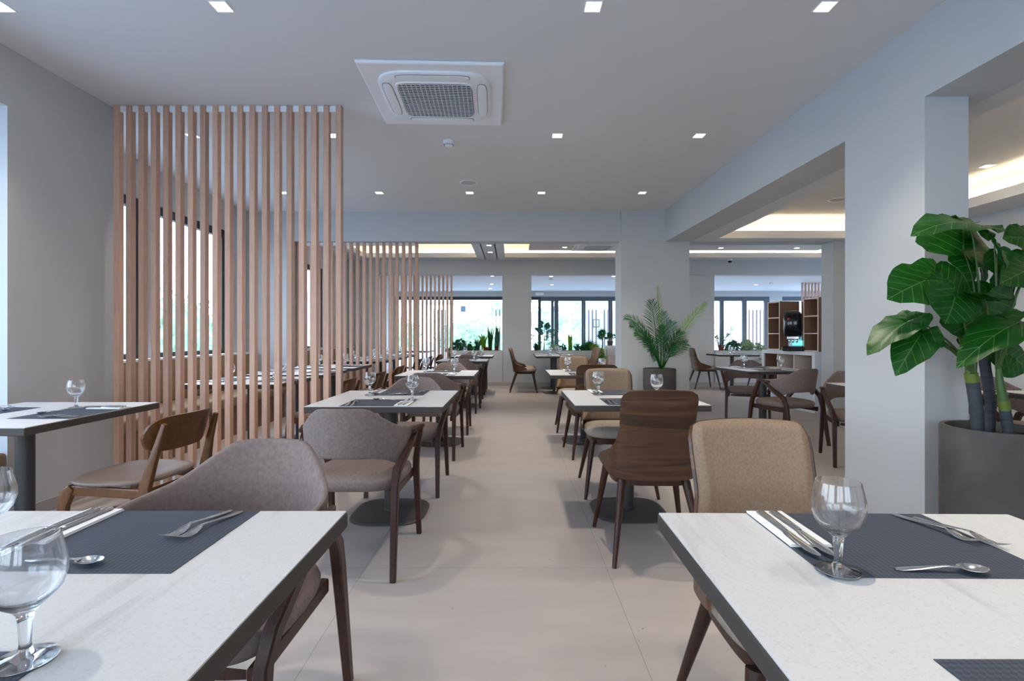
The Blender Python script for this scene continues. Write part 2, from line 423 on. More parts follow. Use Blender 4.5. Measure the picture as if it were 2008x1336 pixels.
# ---------------------------------------------------------------- the room
ZC = 2.907
slab('floor', -4.2, 11.2, -3.2, 17.8, -0.1, 0, m='floor_tile')
struct('ground', MB().box(-60, 60, -60, 90, -0.3, -0.12), 'paving')
slab('ceiling', -3.95, 2.3, -3.2, 7.38, ZC, ZC + 0.12)
# left side: thick wall piece between the front bay and the slatted screen, header over the bay
wall_x('wall_left', -3.95, -3.06, 3.08, 3.95, 0, ZC)
wall_x('wall_left', -3.95, -3.06, -3.2, 3.08, 2.55, ZC)
wall_x('wall_left', -3.95, -3.75, -3.2, 3.08, 0, 2.55, holes=[(-2.9, -0.1, 0.55, 2.5), (0.1, 2.85, 0.55, 2.5)])
wall_x('wall_left', -3.95, -3.75, 3.95, 7.175, 0, ZC, holes=[(4.0, 5.15, 0.92, 2.535), (5.3, 6.70, 0.92, 2.535)])
wall_x('wall_left', -3.95, -3.75, 7.175, 11.6, 0, 2.98, holes=[(7.7, 10.1, 0.9, 2.47)])
wall_x('wall_left', -4.25, -4.05, 11.85, 17.5, 0, 2.75)
wall_y('wall_back', -4.05, 5.4, -3.4, -3.2, 0, 2.95, holes=[(-2.8, -0.3, 1.0, 2.7), (0.2, 2.2, 1.0, 2.7)])
# cross beam and its stub wall
struct('trim_1', MB().box(-3.75, 1.86, 7.175, 7.38, 2.482, 3.0), 'wall_paint')
wall_y('wall_back', -3.75, -3.08, 7.175, 7.38, 0, 2.482)
# central column, long beam, right pillar (all turned a degree and a half like the beam)
struct('trim_2', MB().box(0, 0.955, 0, 0.42, 0, ZC), 'wall_paint', loc=(1.53, 7.12, 0), rz=R(-0.3))
BR = R(1.5)
def beamx(y): return 2.26 - (y - 2.78) * math.tan(BR)
bmx = MB(); 
for (a, b, z0, z1) in ((-3.2, 7.15, 2.465, ZC + 0.02),):
    xa, xb = beamx(a), beamx(b)
    bmx.add([(xa, a, z0), (xa + 0.36, a, z0), (xb + 0.36, b, z0), (xb, b, z0), (xa, a, z1), (xa + 0.36, a, z1), (xb + 0.36, b, z1), (xb, b, z1)],
            [(0, 3, 2, 1), (4, 5, 6, 7), (0, 1, 5, 4), (1, 2, 6, 5), (2, 3, 7, 6), (3, 0, 4, 7)])
struct('trim_3', bmx, 'wall_paint')
pil = MB(); xa, xb = beamx(2.78) - 0.001, beamx(3.42) - 0.001
pil.add([(xa, 2.78, 0), (xa + 0.24, 2.78, 0), (xb + 0.24, 3.42, 0), (xb, 3.42, 0), (xa, 2.78, 2.47), (xa + 0.24, 2.78, 2.47), (xb + 0.24, 3.42, 2.47), (xb, 3.42, 2.47)],
        [(0, 3, 2, 1), (4, 5, 6, 7), (0, 1, 5, 4), (1, 2, 6, 5), (2, 3, 7, 6), (3, 0, 4, 7)])
struct('trim_4', pil, 'wall_paint')
# right room
wall_x('wall_right', 5.2, 5.4, -3.2, 7.1, 0, 2.9)
struct('trim_5', MB().box(4.49, 5.4, 7.1, 7.37, 0, 2.5), 'wall_paint')

def coffer(x0, x1, y0, y1, zs, zup, off=0.16, lip=0.10, name='led_strip', lab='', ylim=None, strips='NSEW'):
    """opening in a dropped ceiling: upright lip, light channel behind it, raised ceiling above"""
    mb = MB(); t = 0.02
    mb.box(x0 - t, x0, y0 - t, y1 + t, zs, zs + lip); mb.box(x1, x1 + t, y0 - t, y1 + t, zs, zs + lip)
    mb.box(x0, x1, y0 - t, y0, zs, zs + lip); mb.box(x0, x1, y1, y1 + t, zs, zs + lip)
    X0, X1, Y0, Y1 = x0 - off, x1 + off, y0 - off, y1 + off
    mb.box(X0 - t, X0, Y0, Y1, zs, zup); mb.box(X1, X1 + t, Y0, Y1, zs, zup); mb.box(X0, X1, Y0 - t, Y0, zs, zup); mb.box(X0, X1, Y1, Y1 + t, zs, zup)
    mb.box(X0, x0 - t, Y0, Y1, zs, zs + 0.02); mb.box(x1 + t, X1, Y0, Y1, zs, zs + 0.02)
    mb.box(x0 - t, x1 + t, Y0, y0 - t, zs, zs + 0.02); mb.box(x0 - t, x1 + t, y1 + t, Y1, zs, zs + 0.02)
    mb.box(X0, X1, Y0, Y1, zup, zup + 0.05)
    struct('ceiling', mb, 'ceiling_paint')
    o2 = off * 0.5
    for side, q in (('N', (x0, x1, y1 + o2 - .01, y1 + o2 + .01)), ('S', (x0, x1, y0 - o2 - .01, y0 - o2 + .01)), ('E', (x1 + o2 - .01, x1 + o2 + .01, y0, y1)), ('W', (x0 - o2 - .01, x0 - o2 + .01, y0, y1))):
        if side not in strips: continue
        s_ = MB().box(q[0], q[1], q[2], q[3], zs + 0.02, zs + 0.035).build('led_strip', 'strip_warm')
        tag(s_, f'warm light strip in the {dict(N="far", S="near", E="right", W="left")[side]} edge of {lab}', 'light strip', 'warm light strips in the ceiling coves')
    return (X0 - t, X1 + t, Y0 - t, Y1 + t)
h = coffer(2.80, 4.72, 0.6, 6.87, 2.47, 2.76, lab='the coffered ceiling over the right dining room')
slab('ceiling', 2.5, 5.2, -3.2, 7.14, 2.472, 2.49, holes=[(h[0] + .02, h[1] - .02, h[2] + .02, h[3] - .02)])
slab('ceiling', 2.2, 5.4, -3.2, 7.38, 2.92, 3.0)
wall_y('wall_back', 2.7, 5.4, -3.4, -3.2, 0, 2.95)
struct('trim_6', MB().box(2.4, 5.4, 7.14, 7.38, 2.466, 3.0), 'wall_paint')
wall_y('wall_back', 5.4, 11.2, 7.18, 7.38, 0, 3.0)
# middle zone, with two coves
ZB = 2.87
h1 = coffer(-3.26, -0.77, 8.0, 11.2, ZB, 3.22, lab='the left cove past the cross beam')
h2 = coffer(-0.16, 6.9, 8.0, 11.2, ZB, 3.22, lab='the wide right cove past the cross beam')
slab('ceiling', -3.95, 11.2, 7.38, 11.6, ZB, ZB + 0.02, holes=[(h1[0] + .02, h1[1] - .02, h1[2] + .02, h1[3] - .02), (h2[0] + .02, h2[1] - .02, h2[2] + .02, h2[3] - .02)])
struct('ceiling', MB().box(0.36, 6.6, 8.3, 10.98, 2.99, 3.05), 'ceiling_paint')
slab('ceiling', -3.95, 11.2, 7.2, 11.8, 3.3, 3.4)
wall_x('wall_right', 11.0, 11.2, 7.38, 17.7, 0, 3.0, holes=[(7.8, 11.3, .4, 2.6), (12.3, 17.0, .4, 2.5)])
portal_more = ((11.12, 9.55, 1.5, 2.2, 3.5), (11.12, 14.65, 1.45, 2.1, 4.7))
# second beam, its columns, the half walls with planters
struct('trim_7', MB().box(-3.95, 11.0, 11.6, 11.85, 2.534, 3.3), 'wall_paint')
wall_y('wall_back', -4.25, -3.13, 11.6, 11.85, 0, 2.534)
struct('trim_8', MB().box(-0.222, 0.443, 11.62, 12.0, 0, 2.534), 'wall_paint')
struct('trim_9', MB().box(3.6, 4.63, 11.62, 12.0, 0, 2.534), 'wall_paint')
def planter(x0, x1, lab):
    t = empty('planter', (0, 0, 0)); tag(t, lab, 'planter')
    mb = MB(); mb.box(x0, x1, 11.6, 11.64, 0, .80).box(x0, x1, 12.02, 12.06, 0, .80).box(x0, x0 + .04, 11.64, 12.02, 0, .80).box(x1 - .04, x1, 11.64, 12.02, 0, .80)
    mb.build('planter_box', 'wall_paint', t)
    MB().box(x0 + .04, x1 - .04, 11.64, 12.02, .6, .765).build('soil', 'soil', t)
planter(-1.45, -0.225, 'white built-in planter wall left of the far middle column')
planter(0.446, 2.12, 'white built-in planter wall right of the far middle column')
planter(4.64, 6.3, 'white built-in planter wall behind the right dining room')
for i, (x0, x1) in enumerate(((-1.45, 2.12), (3.6, 6.3))):
    struct('baseboard_back', MB().box(x0, x1, 11.588, 11.6, 0, .075), 'baseboard')
struct('baseboard_left', MB().box(-3.06, -3.048, 3.08, 3.84, 0, .08).box(-3.75, -3.738, 3.95, 7.17, 0, .08).box(-3.75, -3.08, 7.163, 7.175, 0, .08), 'baseboard')
struct('baseboard_right', MB().box(5.188, 5.2, -3, 7.1, 0, .08).box(4.49, 5.2, 7.088, 7.1, 0, .08), 'baseboard')
slab('ceiling', -4.25, 11.2, 11.85, 17.6, 2.66, 2.76)
# glazed far front
wall_y('wall_back', -4.25, 11.2, 17.5, 17.7, 2.48, 2.76)
def glazing_y(name, x0, x1, y, z0, z1, posts, fw=0.09, m='frame_grey', yd=0.08, top=0.10):
    fr = MB(); fr.box(x0, x1, y, y + yd, z1 - top, z1); fr.box(x0, x1, y, y + yd, z0, z0 + 0.06)
    for a, b in posts: fr.box(a, b, y - .005, y + yd, z0, z1)
    f = tag(fr.build(name, m), kind='structure')
    MB().box(x0, x1, y + yd * .5, y + yd * .5 + .006, z0, z1).build('pane', 'pane', f)
def glazing_x(name, x, y0, y1, z0, z1, posts, m='frame_dark', xd=0.07, top=0.09):
    fr = MB(); fr.box(x, x + xd, y0, y1, z1 - top, z1); fr.box(x, x + xd, y0, y1, z0, z0 + 0.05)
    for a, b in posts: fr.box(x, x + xd + .01, a, b, z0, z1)
    f = tag(fr.build(name, m), kind='structure')
    MB().box(x + xd * .5, x + xd * .5 + .006, y0, y1, z0, z1).build('pane', 'pane', f)
glazing_y('window_1', -4.05, 1.0, 17.5, 0, 2.48, ((-4.05, -3.97), (-2.14, -2.03), (-0.2, -0.1), (0.9, 1.0)), top=0.11, m='frame_dark')
glazing_y('door_1', 1.0, 11.0, 17.5, 0, 2.48, ((1.35, 1.44), (1.46, 1.60), (2.40, 2.455), (2.465, 2.53), (3.32, 3.38), (3.39, 3.46), (5.2, 5.3), (6.2, 6.3), (7.17, 7.30), (7.94, 8.09), (8.70, 8.86), (9.1, 9.3)), top=0.15)
wall_y('wall_back', 8.86, 9.3, 17.48, 17.7, 0, 2.48)
glazing_x('window_2', -3.86, 4.0, 5.15, 0.92, 2.535, ((4.0, 4.06), (5.09, 5.15)))
glazing_x('window_3', -3.86, 5.30, 6.70, 0.92, 2.535, ((5.30, 5.36), (6.62, 6.70)))
glazing_x('window_4', -3.86, 7.7, 10.1, 0.9, 2.47, ((7.7, 7.77), (8.86, 8.94), (10.03, 10.1)))
glazing_x('window_5', -3.86, -2.9, -0.1, 0.55, 2.5, ((-2.9, -2.83), (-0.17, -0.1)))
glazing_x('window_6', -3.86, 0.1, 2.85, 0.55, 2.5, ((0.1, 0.17), (1.45, 1.52), (2.78, 2.85)))
glazing_x('added_window_9', 11.05, 7.8, 11.3, .4, 2.6, ((7.8, 7.9), (9.5, 9.6), (11.2, 11.3)))  # unseen right-wall glazing, added to bring daylight into the rear rooms
glazing_x('added_window_10', 11.05, 12.3, 17.0, .4, 2.5, ((12.3, 12.4), (14.6, 14.7), (16.9, 17.0)))
glazing_y('added_window_7', -2.8, -0.3, -3.32, 1.0, 2.7, ((-2.8, -2.72), (-1.6, -1.52), (-0.38, -0.3)))  # both windows behind the camera are unseen, added to brighten the foreground tables
glazing_y('added_window_8', 0.2, 2.2, -3.32, 1.0, 2.7, ((0.2, 0.28), (1.15, 1.23), (2.12, 2.2)))
# window sills of the left wall
struct('trim_10', MB().box(-3.76, -3.60, 3.95, 7.175, 0.90, 0.92).box(-3.76, -3.60, 7.38, 11.6, 0.88, 0.90), 'white_paint')

# daylight portals at the window openings
def portal(loc, rot, sx_, sy_):
    l = bpy.data.lights.new('window_portal', 'AREA'); l.shape = 'RECTANGLE'; l.size = sx_; l.size_y = sy_; l.cycles.is_portal = True
    o = bpy.data.objects.new('window_portal', l); COL.objects.link(o); o.location = loc; o.rotation_euler = rot
PX = (0, R(-90), 0)
for (y0, y1, z0, z1) in ((4.0, 5.15, .92, 2.535), (5.3, 6.7, .92, 2.535), (7.7, 10.1, .9, 2.47), (-2.9, -.1, .55, 2.5), (.1, 2.85, .55, 2.5)):
    portal((-3.9, (y0 + y1) / 2, (z0 + z1) / 2), PX, z1 - z0, y1 - y0)
for a in portal_more: portal(a[:3], (0, R(90), 0), a[3], a[4])
portal((-1.5, 17.62, 1.25), (R(-90), 0, 0), 5.0, 2.4); portal((5.0, 17.62, 1.25), (R(-90), 0, 0), 7.8, 2.4)
portal((-1.55, -3.36, 1.85), (R(90), 0, 0), 2.5, 1.7); portal((1.2, -3.36, 1.85), (R(90), 0, 0), 2.0, 1.7)
# ---------------------------------------------------------------- slatted timber screens
def screen(x0, y, ztop, lab, n=19, pitch=0.0937, rail='white_paint'):
    t = empty('slatted_screen', (x0, y, 0)); tag(t, lab, 'room divider', 'beech slat screens between the dining bays')
    me = None
    for i in range(n):
        if me is None:
            s_ = MB().box(0, 0.042, 0, 0.05, 0.0, ztop).build('slat', 'slat_beech', t, bevel=0.0025, seg=1); me = s_.data
        else:
            s_ = bpy.data.objects.new('slat', me); COL.objects.link(s_); s_.parent = t
        s_.location = (i * pitch, 0, 0)
    MB().box(0.0, (n - 1) * pitch + .042, 0.012, 0.03, ztop - .045, ztop - .001).build('top_rail', rail, t)
    MB().box(0.0, (n - 1) * pitch + .042, 0.018, 0.03, 0.001, .012).build('floor_rail', rail, t)
    return t
screen(-3.025, 3.854, ZC - .002, 'tall beech slat screen reaching the ceiling behind the nearest left tables')
screen(-3.07, 7.24, 2.480, 'middle beech slat screen hanging under the first cross beam')
screen(-3.08, 11.5, 2.50, 'farthest and smallest beech slat screen by the rear windows')

# ---------------------------------------------------------------- tables
def make_table(w=0.8, d=0.8, pole='round'):
    t = empty('dining_table')
    MB().box(-w / 2, w / 2, -d / 2, d / 2, .712, .7475).build('edge_band', 'edge_band', t, bevel=0.004, seg=2)
    MB().box(-w / 2 + .003, w / 2 - .003, -d / 2 + .003, d / 2 - .003, .7472, .75).build('tabletop', 'tabletop', t)
    MB().box(-.2, .2, -.2, .2, .703, .712).build('mounting_plate', 'pole_metal', t)
    if pole == 'round':
        MB().lathe([(.041, .0205), (.041, .703)], 28).build('pole', 'pole_metal', t, smooth=True)
        b = MB().cushion(superell(.24, .24, 48, 3.2), [(.02, 0.0), (.0, .006), (.004, .011), (.03, .016), (.15, .0205), (.2, .021)])
        b.build('base_plate', 'table_base', t, smooth=True, angle=50)
        MB().lathe([(.047, .0205), (.047, .035), (.042, .037)], 24).build('collar', 'table_base', t, smooth=True)
    else:
        MB().box(-.04, .04, -.04, .04, .02, .703).build('pole', 'pole_metal', t, bevel=.006)
        b = MB().cushion(superell(.25, .25, 48, 5), [(.02, 0.0), (.0, .006), (.004, .011), (.03, .016), (.15, .0205), (.2, .021)])
        b.build('base_plate', 'table_base', t, smooth=True, angle=50)
    return t
TBL = [make_table(), make_table(.82, .86)]
used = {}
def first_or_copy(key, root):
    if used.get(key): return copy_tree(root)
    used[key] = True; return root

# ---------------------------------------------------------------- cutlery, glass, mat, napkin (local frame: v away from the diner, u to the diner's right)
def flat_loft(mb, pts):          # pts: (v, u, halfwidth, z, thickness)
    rings = [[(u - hw, v, z), (u - hw * .6, v, z + th), (u + hw * .6, v, z + th), (u + hw, v, z), (u + hw * .6, v, z - th * .3), (u - hw * .6, v, z - th * .3)] for v, u, hw, z, th in pts]
    mb.rings(rings)
def make_fork():
    t = MB()
    flat_loft(t, [(0, 0, .006, .001, .0014), (.01, 0, .0095, .0015, .0016), (.05, 0, .008, .004, .0018), (.10, 0, .0045, .010, .002), (.122, 0, .0042, .0125, .002), (.135, 0, .011, .0095, .0014), (.148, 0, .0125, .005, .0012), (.152, 0, .0125, .004, .0011)])
    for k in range(4):
        u = -.0102 + k * .0068
        flat_loft(t, [(.150, u, .0026, .0045, .0011), (.165, u, .0022, .0035, .001), (.182, u, .0018, .0085, .0009), (.192, u * .95, .0008, .0125, .0006)])
    o = t.build('fork', 'steel', smooth=True, angle=60); return o
def make_knife():
    o = MB(); flat_loft(o, [(0, 0, .005, .0012, .003), (.01, 0, .009, .0012, .0042), (.06, 0, .0078, .0012, .004), (.115, 0, .0065, .0012, .0042), (.122, 0, .006, .0014, .003)])
    h = o.build('knife', 'steel', smooth=True, angle=60)
    b = MB(); flat_loft(b, [(.118, 0, .0062, .0016, .0022), (.135, .0006, .0088, .0013, .0016), (.18, .001, .0105, .0012, .0014), (.215, .001, .0105, .0012, .0013), (.232, -.001, .0075, .0012, .0011), (.24, -.003, .0025, .0012, .0007)])
    b.build('blade', 'steel', h, smooth=True, angle=60); return h
def make_spoon():
    t = MB(); flat_loft(t, [(0, 0, .004, .001, .0014), (.01, 0, .0075, .0014, .0016), (.04, 0, .0065, .0045, .0018), (.08, 0, .0036, .0095, .002), (.098, 0, .0034, .0095, .002), (.106, 0, .004, .0085, .0016)])
    def Pb(u, v):
        a = u * 2 * PI; r = v
        return (math.cos(a) * r * .0165, .124 + math.sin(a) * r * .0245, .0018 + .0075 * r ** 2)
    t.shell(Pb, 24, 6, lambda u, v: Vector((0, 0, 1)), .0011)
    return t.build('spoon', 'steel', smooth=True, angle=60)
def make_glass():
    outer = [(0.0, .0005), (.030, .0005), (.0335, .0015), (.0335, .003), (.026, .0055), (.012, .0095), (.0072, .014), (.0062, .022), (.0068, .036), (.0078, .050), (.0095, .060), (.016, .067), (.028, .0765), (.0375, .090), (.0418, .106), (.0415, .122), (.0385, .138), (.0355, .150), (.0345, .1555)]
    inner = [(.0333, .1555), (.0343, .150), (.0372, .138), (.0401, .122), (.0404, .106), (.0360, .091), (.0265, .0785), (.014, .0715), (.004, .0695), (0.0, .069)]
    return MB().lathe(outer + inner, 40).build('wine_glass', 'glass', smooth=True, angle=70)
def make_mat():
    def Pm(u, v): return ((u - .5) * .395, (v - .5) * .308, .0006 + .0006 * math.sin(u * 5 + v * 3) ** 2)
    return MB().shell(Pm, 12, 8, lambda u, v: Vector((0, 0, 1)), .0006).build('placemat', 'placemat_paper')
def make_napkin():
    mb = MB()
    for k in range(4):
        mb.box(-.04 + k * .0006, .04 - k * .0004, -.095 + .0008 * k, .095 - .0006 * k, .0004 + k * .0014, .0014 + k * .0014)
    mb.box(.0385, .0402, -.095, .095, .0004, .0056)
    return mb.build('napkin', 'napkin', bevel=.0004, seg=1)
PROT = dict(fork=make_fork(), knife=make_knife(), spoon=make_spoon(), wine_glass=make_glass(), placemat=make_mat(), napkin=make_napkin())
CATN = dict(fork='fork', knife='knife', spoon='spoon', wine_glass='wine glass', placemat='placemat', napkin='napkin')
rs = random.Random(3)
def put(kind, x, y, z, rz, lab, group=None):
    o = first_or_copy(kind, PROT[kind]); o.location = (x, y, z); o.rotation_euler = (0, 0, rz)
    o['label'] = lab; o['category'] = CATN[kind]
    if kind == 'fork': o.scale = (.93, .93, .93)
    o['group'] = group or {'fork': 'steel forks on the placemats', 'knife': 'steel knives on the napkins', 'spoon': 'dessert spoons on the placemats', 'wine_glass': 'empty stemmed glasses', 'placemat': 'dark paper placemats', 'napkin': 'folded white napkins'}[kind]
    return o
def setting(ex, ey, ang, which, tbl, jit=1.0, full=True, forks=None, spoon=None, glass=(.168, .29), zt=.75):
    """ex,ey: middle of the diner's table edge; ang: direction the diner looks (0 = +y)"""
    c, s = math.cos(ang), math.sin(ang)
    def W_(u, v): return ex + u * c - v * s, ey + u * s + v * c
    def j(a): return rs.uniform(-a, a) * jit
    du = j(.01)
    S = f'{which} place setting on {tbl}'
    x, y = W_(du, .16); put('placemat', x, y, zt, ang + j(.01), f'dark placemat of the {S}')
    x, y = W_(.157 + du, .1); put('napkin', x, y, zt + .0018, ang + j(.02), f'white napkin of the {S}')
    for k, u in (('outer', .172), ('inner', .143)):
        x, y = W_(u + du, .010 + j(.005)); put('knife', x, y, zt + .0082, ang - .02 + j(.02), f'{k} knife of the {S}')
    fk = forks or ((-.165 + j(.008), .012 + j(.01), .12 + j(.05)), (-.132 + j(.006), .004 + j(.01), .10 + j(.05)))
    for k, (u, v, a) in zip(('outer', 'inner'), fk):
        x, y = W_(u + du, v); put('fork', x, y, zt + .0018, ang + a, f'{k} fork of the {S}')
    sp = spoon or (.066 + j(.02), .265 + j(.01), R(90) + j(.15))
    x, y = W_(sp[0] + du, sp[1]); put('spoon', x, y, zt + .0018, ang + sp[2], f'spoon of the {S}')
    x, y = W_(glass[0] + du, glass[1]); put('wine_glass', x, y, zt + .0014, 0, f'stemmed glass of the {S}')

def table(cx, cy, rz, lab, short, group, sets=('near', 'far'), kind=0, jit=1.0, sy=1.0, **kw):
    t = first_or_copy(('t', kind), TBL[kind]); place(t, (cx, cy, 0), rz); t.scale = (1, sy, 1); tag(t, lab, 'table', group)
    hd = .4 * sy if kind == 0 else .41
    for s_ in sets:
        a = dict(near=0, far=PI, right=R(90), left=R(-90))[s_] + rz
        ex, ey = cx + math.sin(a) * hd, cy - math.cos(a) * hd
        setting(ex, ey, a, s_, short, jit, **kw.get(s_, {}))
    return t
G1 = 'pale square tables along the central aisle'
table(-.7825, .763, 0, 'large pale tabletop in the left foreground, cut by the frame', 'the left foreground table', G1, jit=0, sy=1.055,
      far=dict(forks=((-.158, .012, -.21), (-.129, .006, -.21)), spoon=(.09, .272, R(84)), glass=(.19, .245)), near=dict(glass=(.172, .296)))
table(.730, .746, R(-.7), 'large pale tabletop in the right foreground, cut by the frame', 'the right foreground table', G1, jit=0, sy=1.055,
      far=dict(forks=((-.162, .032, .25), (-.131, .012, .24)), spoon=(.066, .285, R(84)), glass=(.1675, .292)), near=dict(glass=(.17, .295)))
table(-.793, 3.325, 0, 'pale square table with two settings, first beyond the left foreground chairs', 'the first left aisle table', G1, sy=1.05)
table(-.783, 5.49, 0, 'second pale square table beyond the left foreground in the left aisle row', 'the second left aisle table', G1)
table(-.79, 8.30, 0, 'third pale square table beyond the foreground in the left aisle row', 'the third left aisle table', G1)
table(-.77, 10.05, 0, 'last pale square table of the left aisle row, before the planter', 'the last left aisle table', G1)
table(.765, 3.36, 0, 'pale square table with two settings, behind the walnut-backed chair', 'the first right aisle table', G1)
table(.79, 5.57, 0, 'second pale square table beyond the foreground in the right aisle row', 'the second right aisle table', G1)
table(.86, 10.15, 0, 'pale table at the far planter right of the middle column, nearer of two', 'the nearer far planter table', G1, sets=('left', 'right'))
table(.88, 11.08, 0, 'pale table touching the far planter right of the middle column', 'the farther planter table', G1, sets=('left', 'right'))
table(3.03, 6.14, R(4), 'pale table between two armchairs in the right room, before the shelves', 'the right room table', 'tables in the right dining room', sets=('near', 'far'))
table(3.07, 3.94, R(-3), 'pale table mostly hidden behind the big right pillar', 'the table behind the right pillar', 'tables in the right dining room', sets=('near', 'far'))
table(4.7, 10.85, 0, 'pale table under the planter plants at the back of the right room', 'the back right room table', 'tables in the right dining room', sets=('left', 'right'))
table(3.95, 3.35, 0, 'pale table seen behind the trunks of the big potted plant', 'the table behind the big plant', 'tables in the right dining room', sets=('far',))
table(-2.56, 2.67, 0, 'pale table against the left wall with one leather-seated chair', 'the left wall table', 'tables along the left wall', kind=1, sets=('right', 'left'))
G2 = 'row of tables along the banquette'
for i, y in enumerate((4.60, 5.62, 6.66)):
    nm = ('nearest', 'middle', 'farthest')[i]
    table(-2.35, y, 0, f'{nm} pale banquette table behind the tall slat screen', f'the {nm} banquette table', G2, sets=('right', 'left'))
for i, y in enumerate((8.3, 9.35, 10.4)):
    nm = ('nearest', 'middle', 'farthest')[i]
    table(-2.40, y, 0, f'{nm} pale table behind the middle slat screen', f'the {nm} table behind the middle screen', G2, sets=('right', 'left'))
table(-2.5, 13.2, 0, 'pale table beyond the farthest slat screen near the rear glazing', 'the table beyond the farthest screen', G2, sets=('near',))

# ---------------------------------------------------------------- armchair with taupe wrap-around back
def sm(a, b, x):
    t = min(1, max(0, (x - a) / (b - a))); return t * t * (3 - 2 * t)
def interp(tab, x):
    for (x0, y0), (x1, y1) in zip(tab, tab[1:]):
        if x <= x1:
            t = (x - x0) / (x1 - x0) if x1 > x0 else 0; t = max(0, min(1, t)); t = t * t * (3 - 2 * t) if False else t
            return y0 + (y1 - y0) * t
    return tab[-1][1]
def make_armchair(fabric='taupe_fabric'):
    t = empty('armchair')
    def plan(u):                  # u -1..1 around the back
        a = u * R(98); return Vector((.276 * math.sin(a) * (1 + .03 * math.cos(a)), .02 - .285 * math.cos(a) ** 1.0 if abs(u) < .92 else .02 - .285 * math.cos(a), 0))
    TOP = [(0, .813), (.20, .812), (.27, .804), (.38, .768), (.49, .732), (.60, .708), (.75, .694), (.93, .686), (1, .680)]
    BOT = [(0, .562), (.28, .558), (.42, .545), (.54, .518), (.62, .508), (.72, .535), (.86, .605), (1, .655)]
    def Pb(u, v):
        uu = u * 2 - 1; p = plan(uu); zt, zb = interp(TOP, abs(uu)), interp(BOT, abs(uu))
        vv = v; z = zb + (zt - zb) * vv
        lean = (z - .55) * .20 * max(0.0, math.cos(uu * R(98)))
        rad = Vector((p.x, p.y - .02, 0)).normalized()
        return (p.x + rad.x * (z - .55) * .05, p.y - lean, z)
    def Nb(u, v):
        uu = u * 2 - 1; p = plan(uu); r = Vector((p.x, p.y - .02, 0)).normalized(); return r * -1
    mb = MB(); mb.shell(Pb, 56, 10, Nb, lambda u, v: .012 + .022 * math.sin(PI * (0.12 + .76 * v)) * (1 - .5 * abs(2 * u - 1) ** 3))
    o = mb.build('backrest', fabric, t, smooth=True, angle=80, bevel=0)
    md = o.modifiers.new('soft', 'SUBSURF'); md.levels = 1; md.render_levels = 1
    out = superell(.245, .245, 48, 3.6, 0, .015)
    out = [(x * (1 - .07 * (y < 0) * abs(y) / .23), y) for x, y in out]
    s_ = MB().cushion(out, [(.06, .385), (.02, .392), (.0, .41), (-.004, .43), (.004, .448), (.03, .46), (.10, .468), (.2, .471)])
    s_.build('seat', fabric, t, smooth=True, angle=80)
    fr = MB()
    for sgn in (-1, 1):
        fr.bar([(sgn * .222, .235, .375), (sgn * .212, -.20, .372)], .026, .045)
    fr.bar([(0, .22, .372), (0, .221, .372)], .40, .03)
    fr.build('seat_frame', 'leg_walnut', t)
    for sgn in (-1, 1):
        l = MB(); l.bar([(sgn * .255, .285, 0.0), (sgn * .248, .235, .40), (sgn * .256, .205, .47), (sgn * .304, .075, .650), (sgn * .308, .06, .668)], [.027, .034, .036, .030, .028], [.028, .042, .044, .036, .028])
        l.build('front_leg', 'leg_walnut', t, smooth=True, angle=35)
        l = MB(); l.bar([(sgn * .250, -.305, 0.0), (sgn * .243, -.235, .42), (sgn * .247, -.205, .50), (sgn * .280, -.085, .59), (sgn * .298, .0, .655)], [.027, .036, .038, .028, .02], [.030, .044, .044, .028, .018])
        l.build('rear_leg', 'leg_walnut', t, smooth=True, angle=35)
        a = MB(); a.bar([(sgn * .294, -.06, .662), (sgn * .304, .01, .672), (sgn * .310, .085, .668)], [.016, .030, .030], [.020, .020, .018])
        a.build('armrest', 'leg_walnut', t, smooth=True, angle=35)
    return t
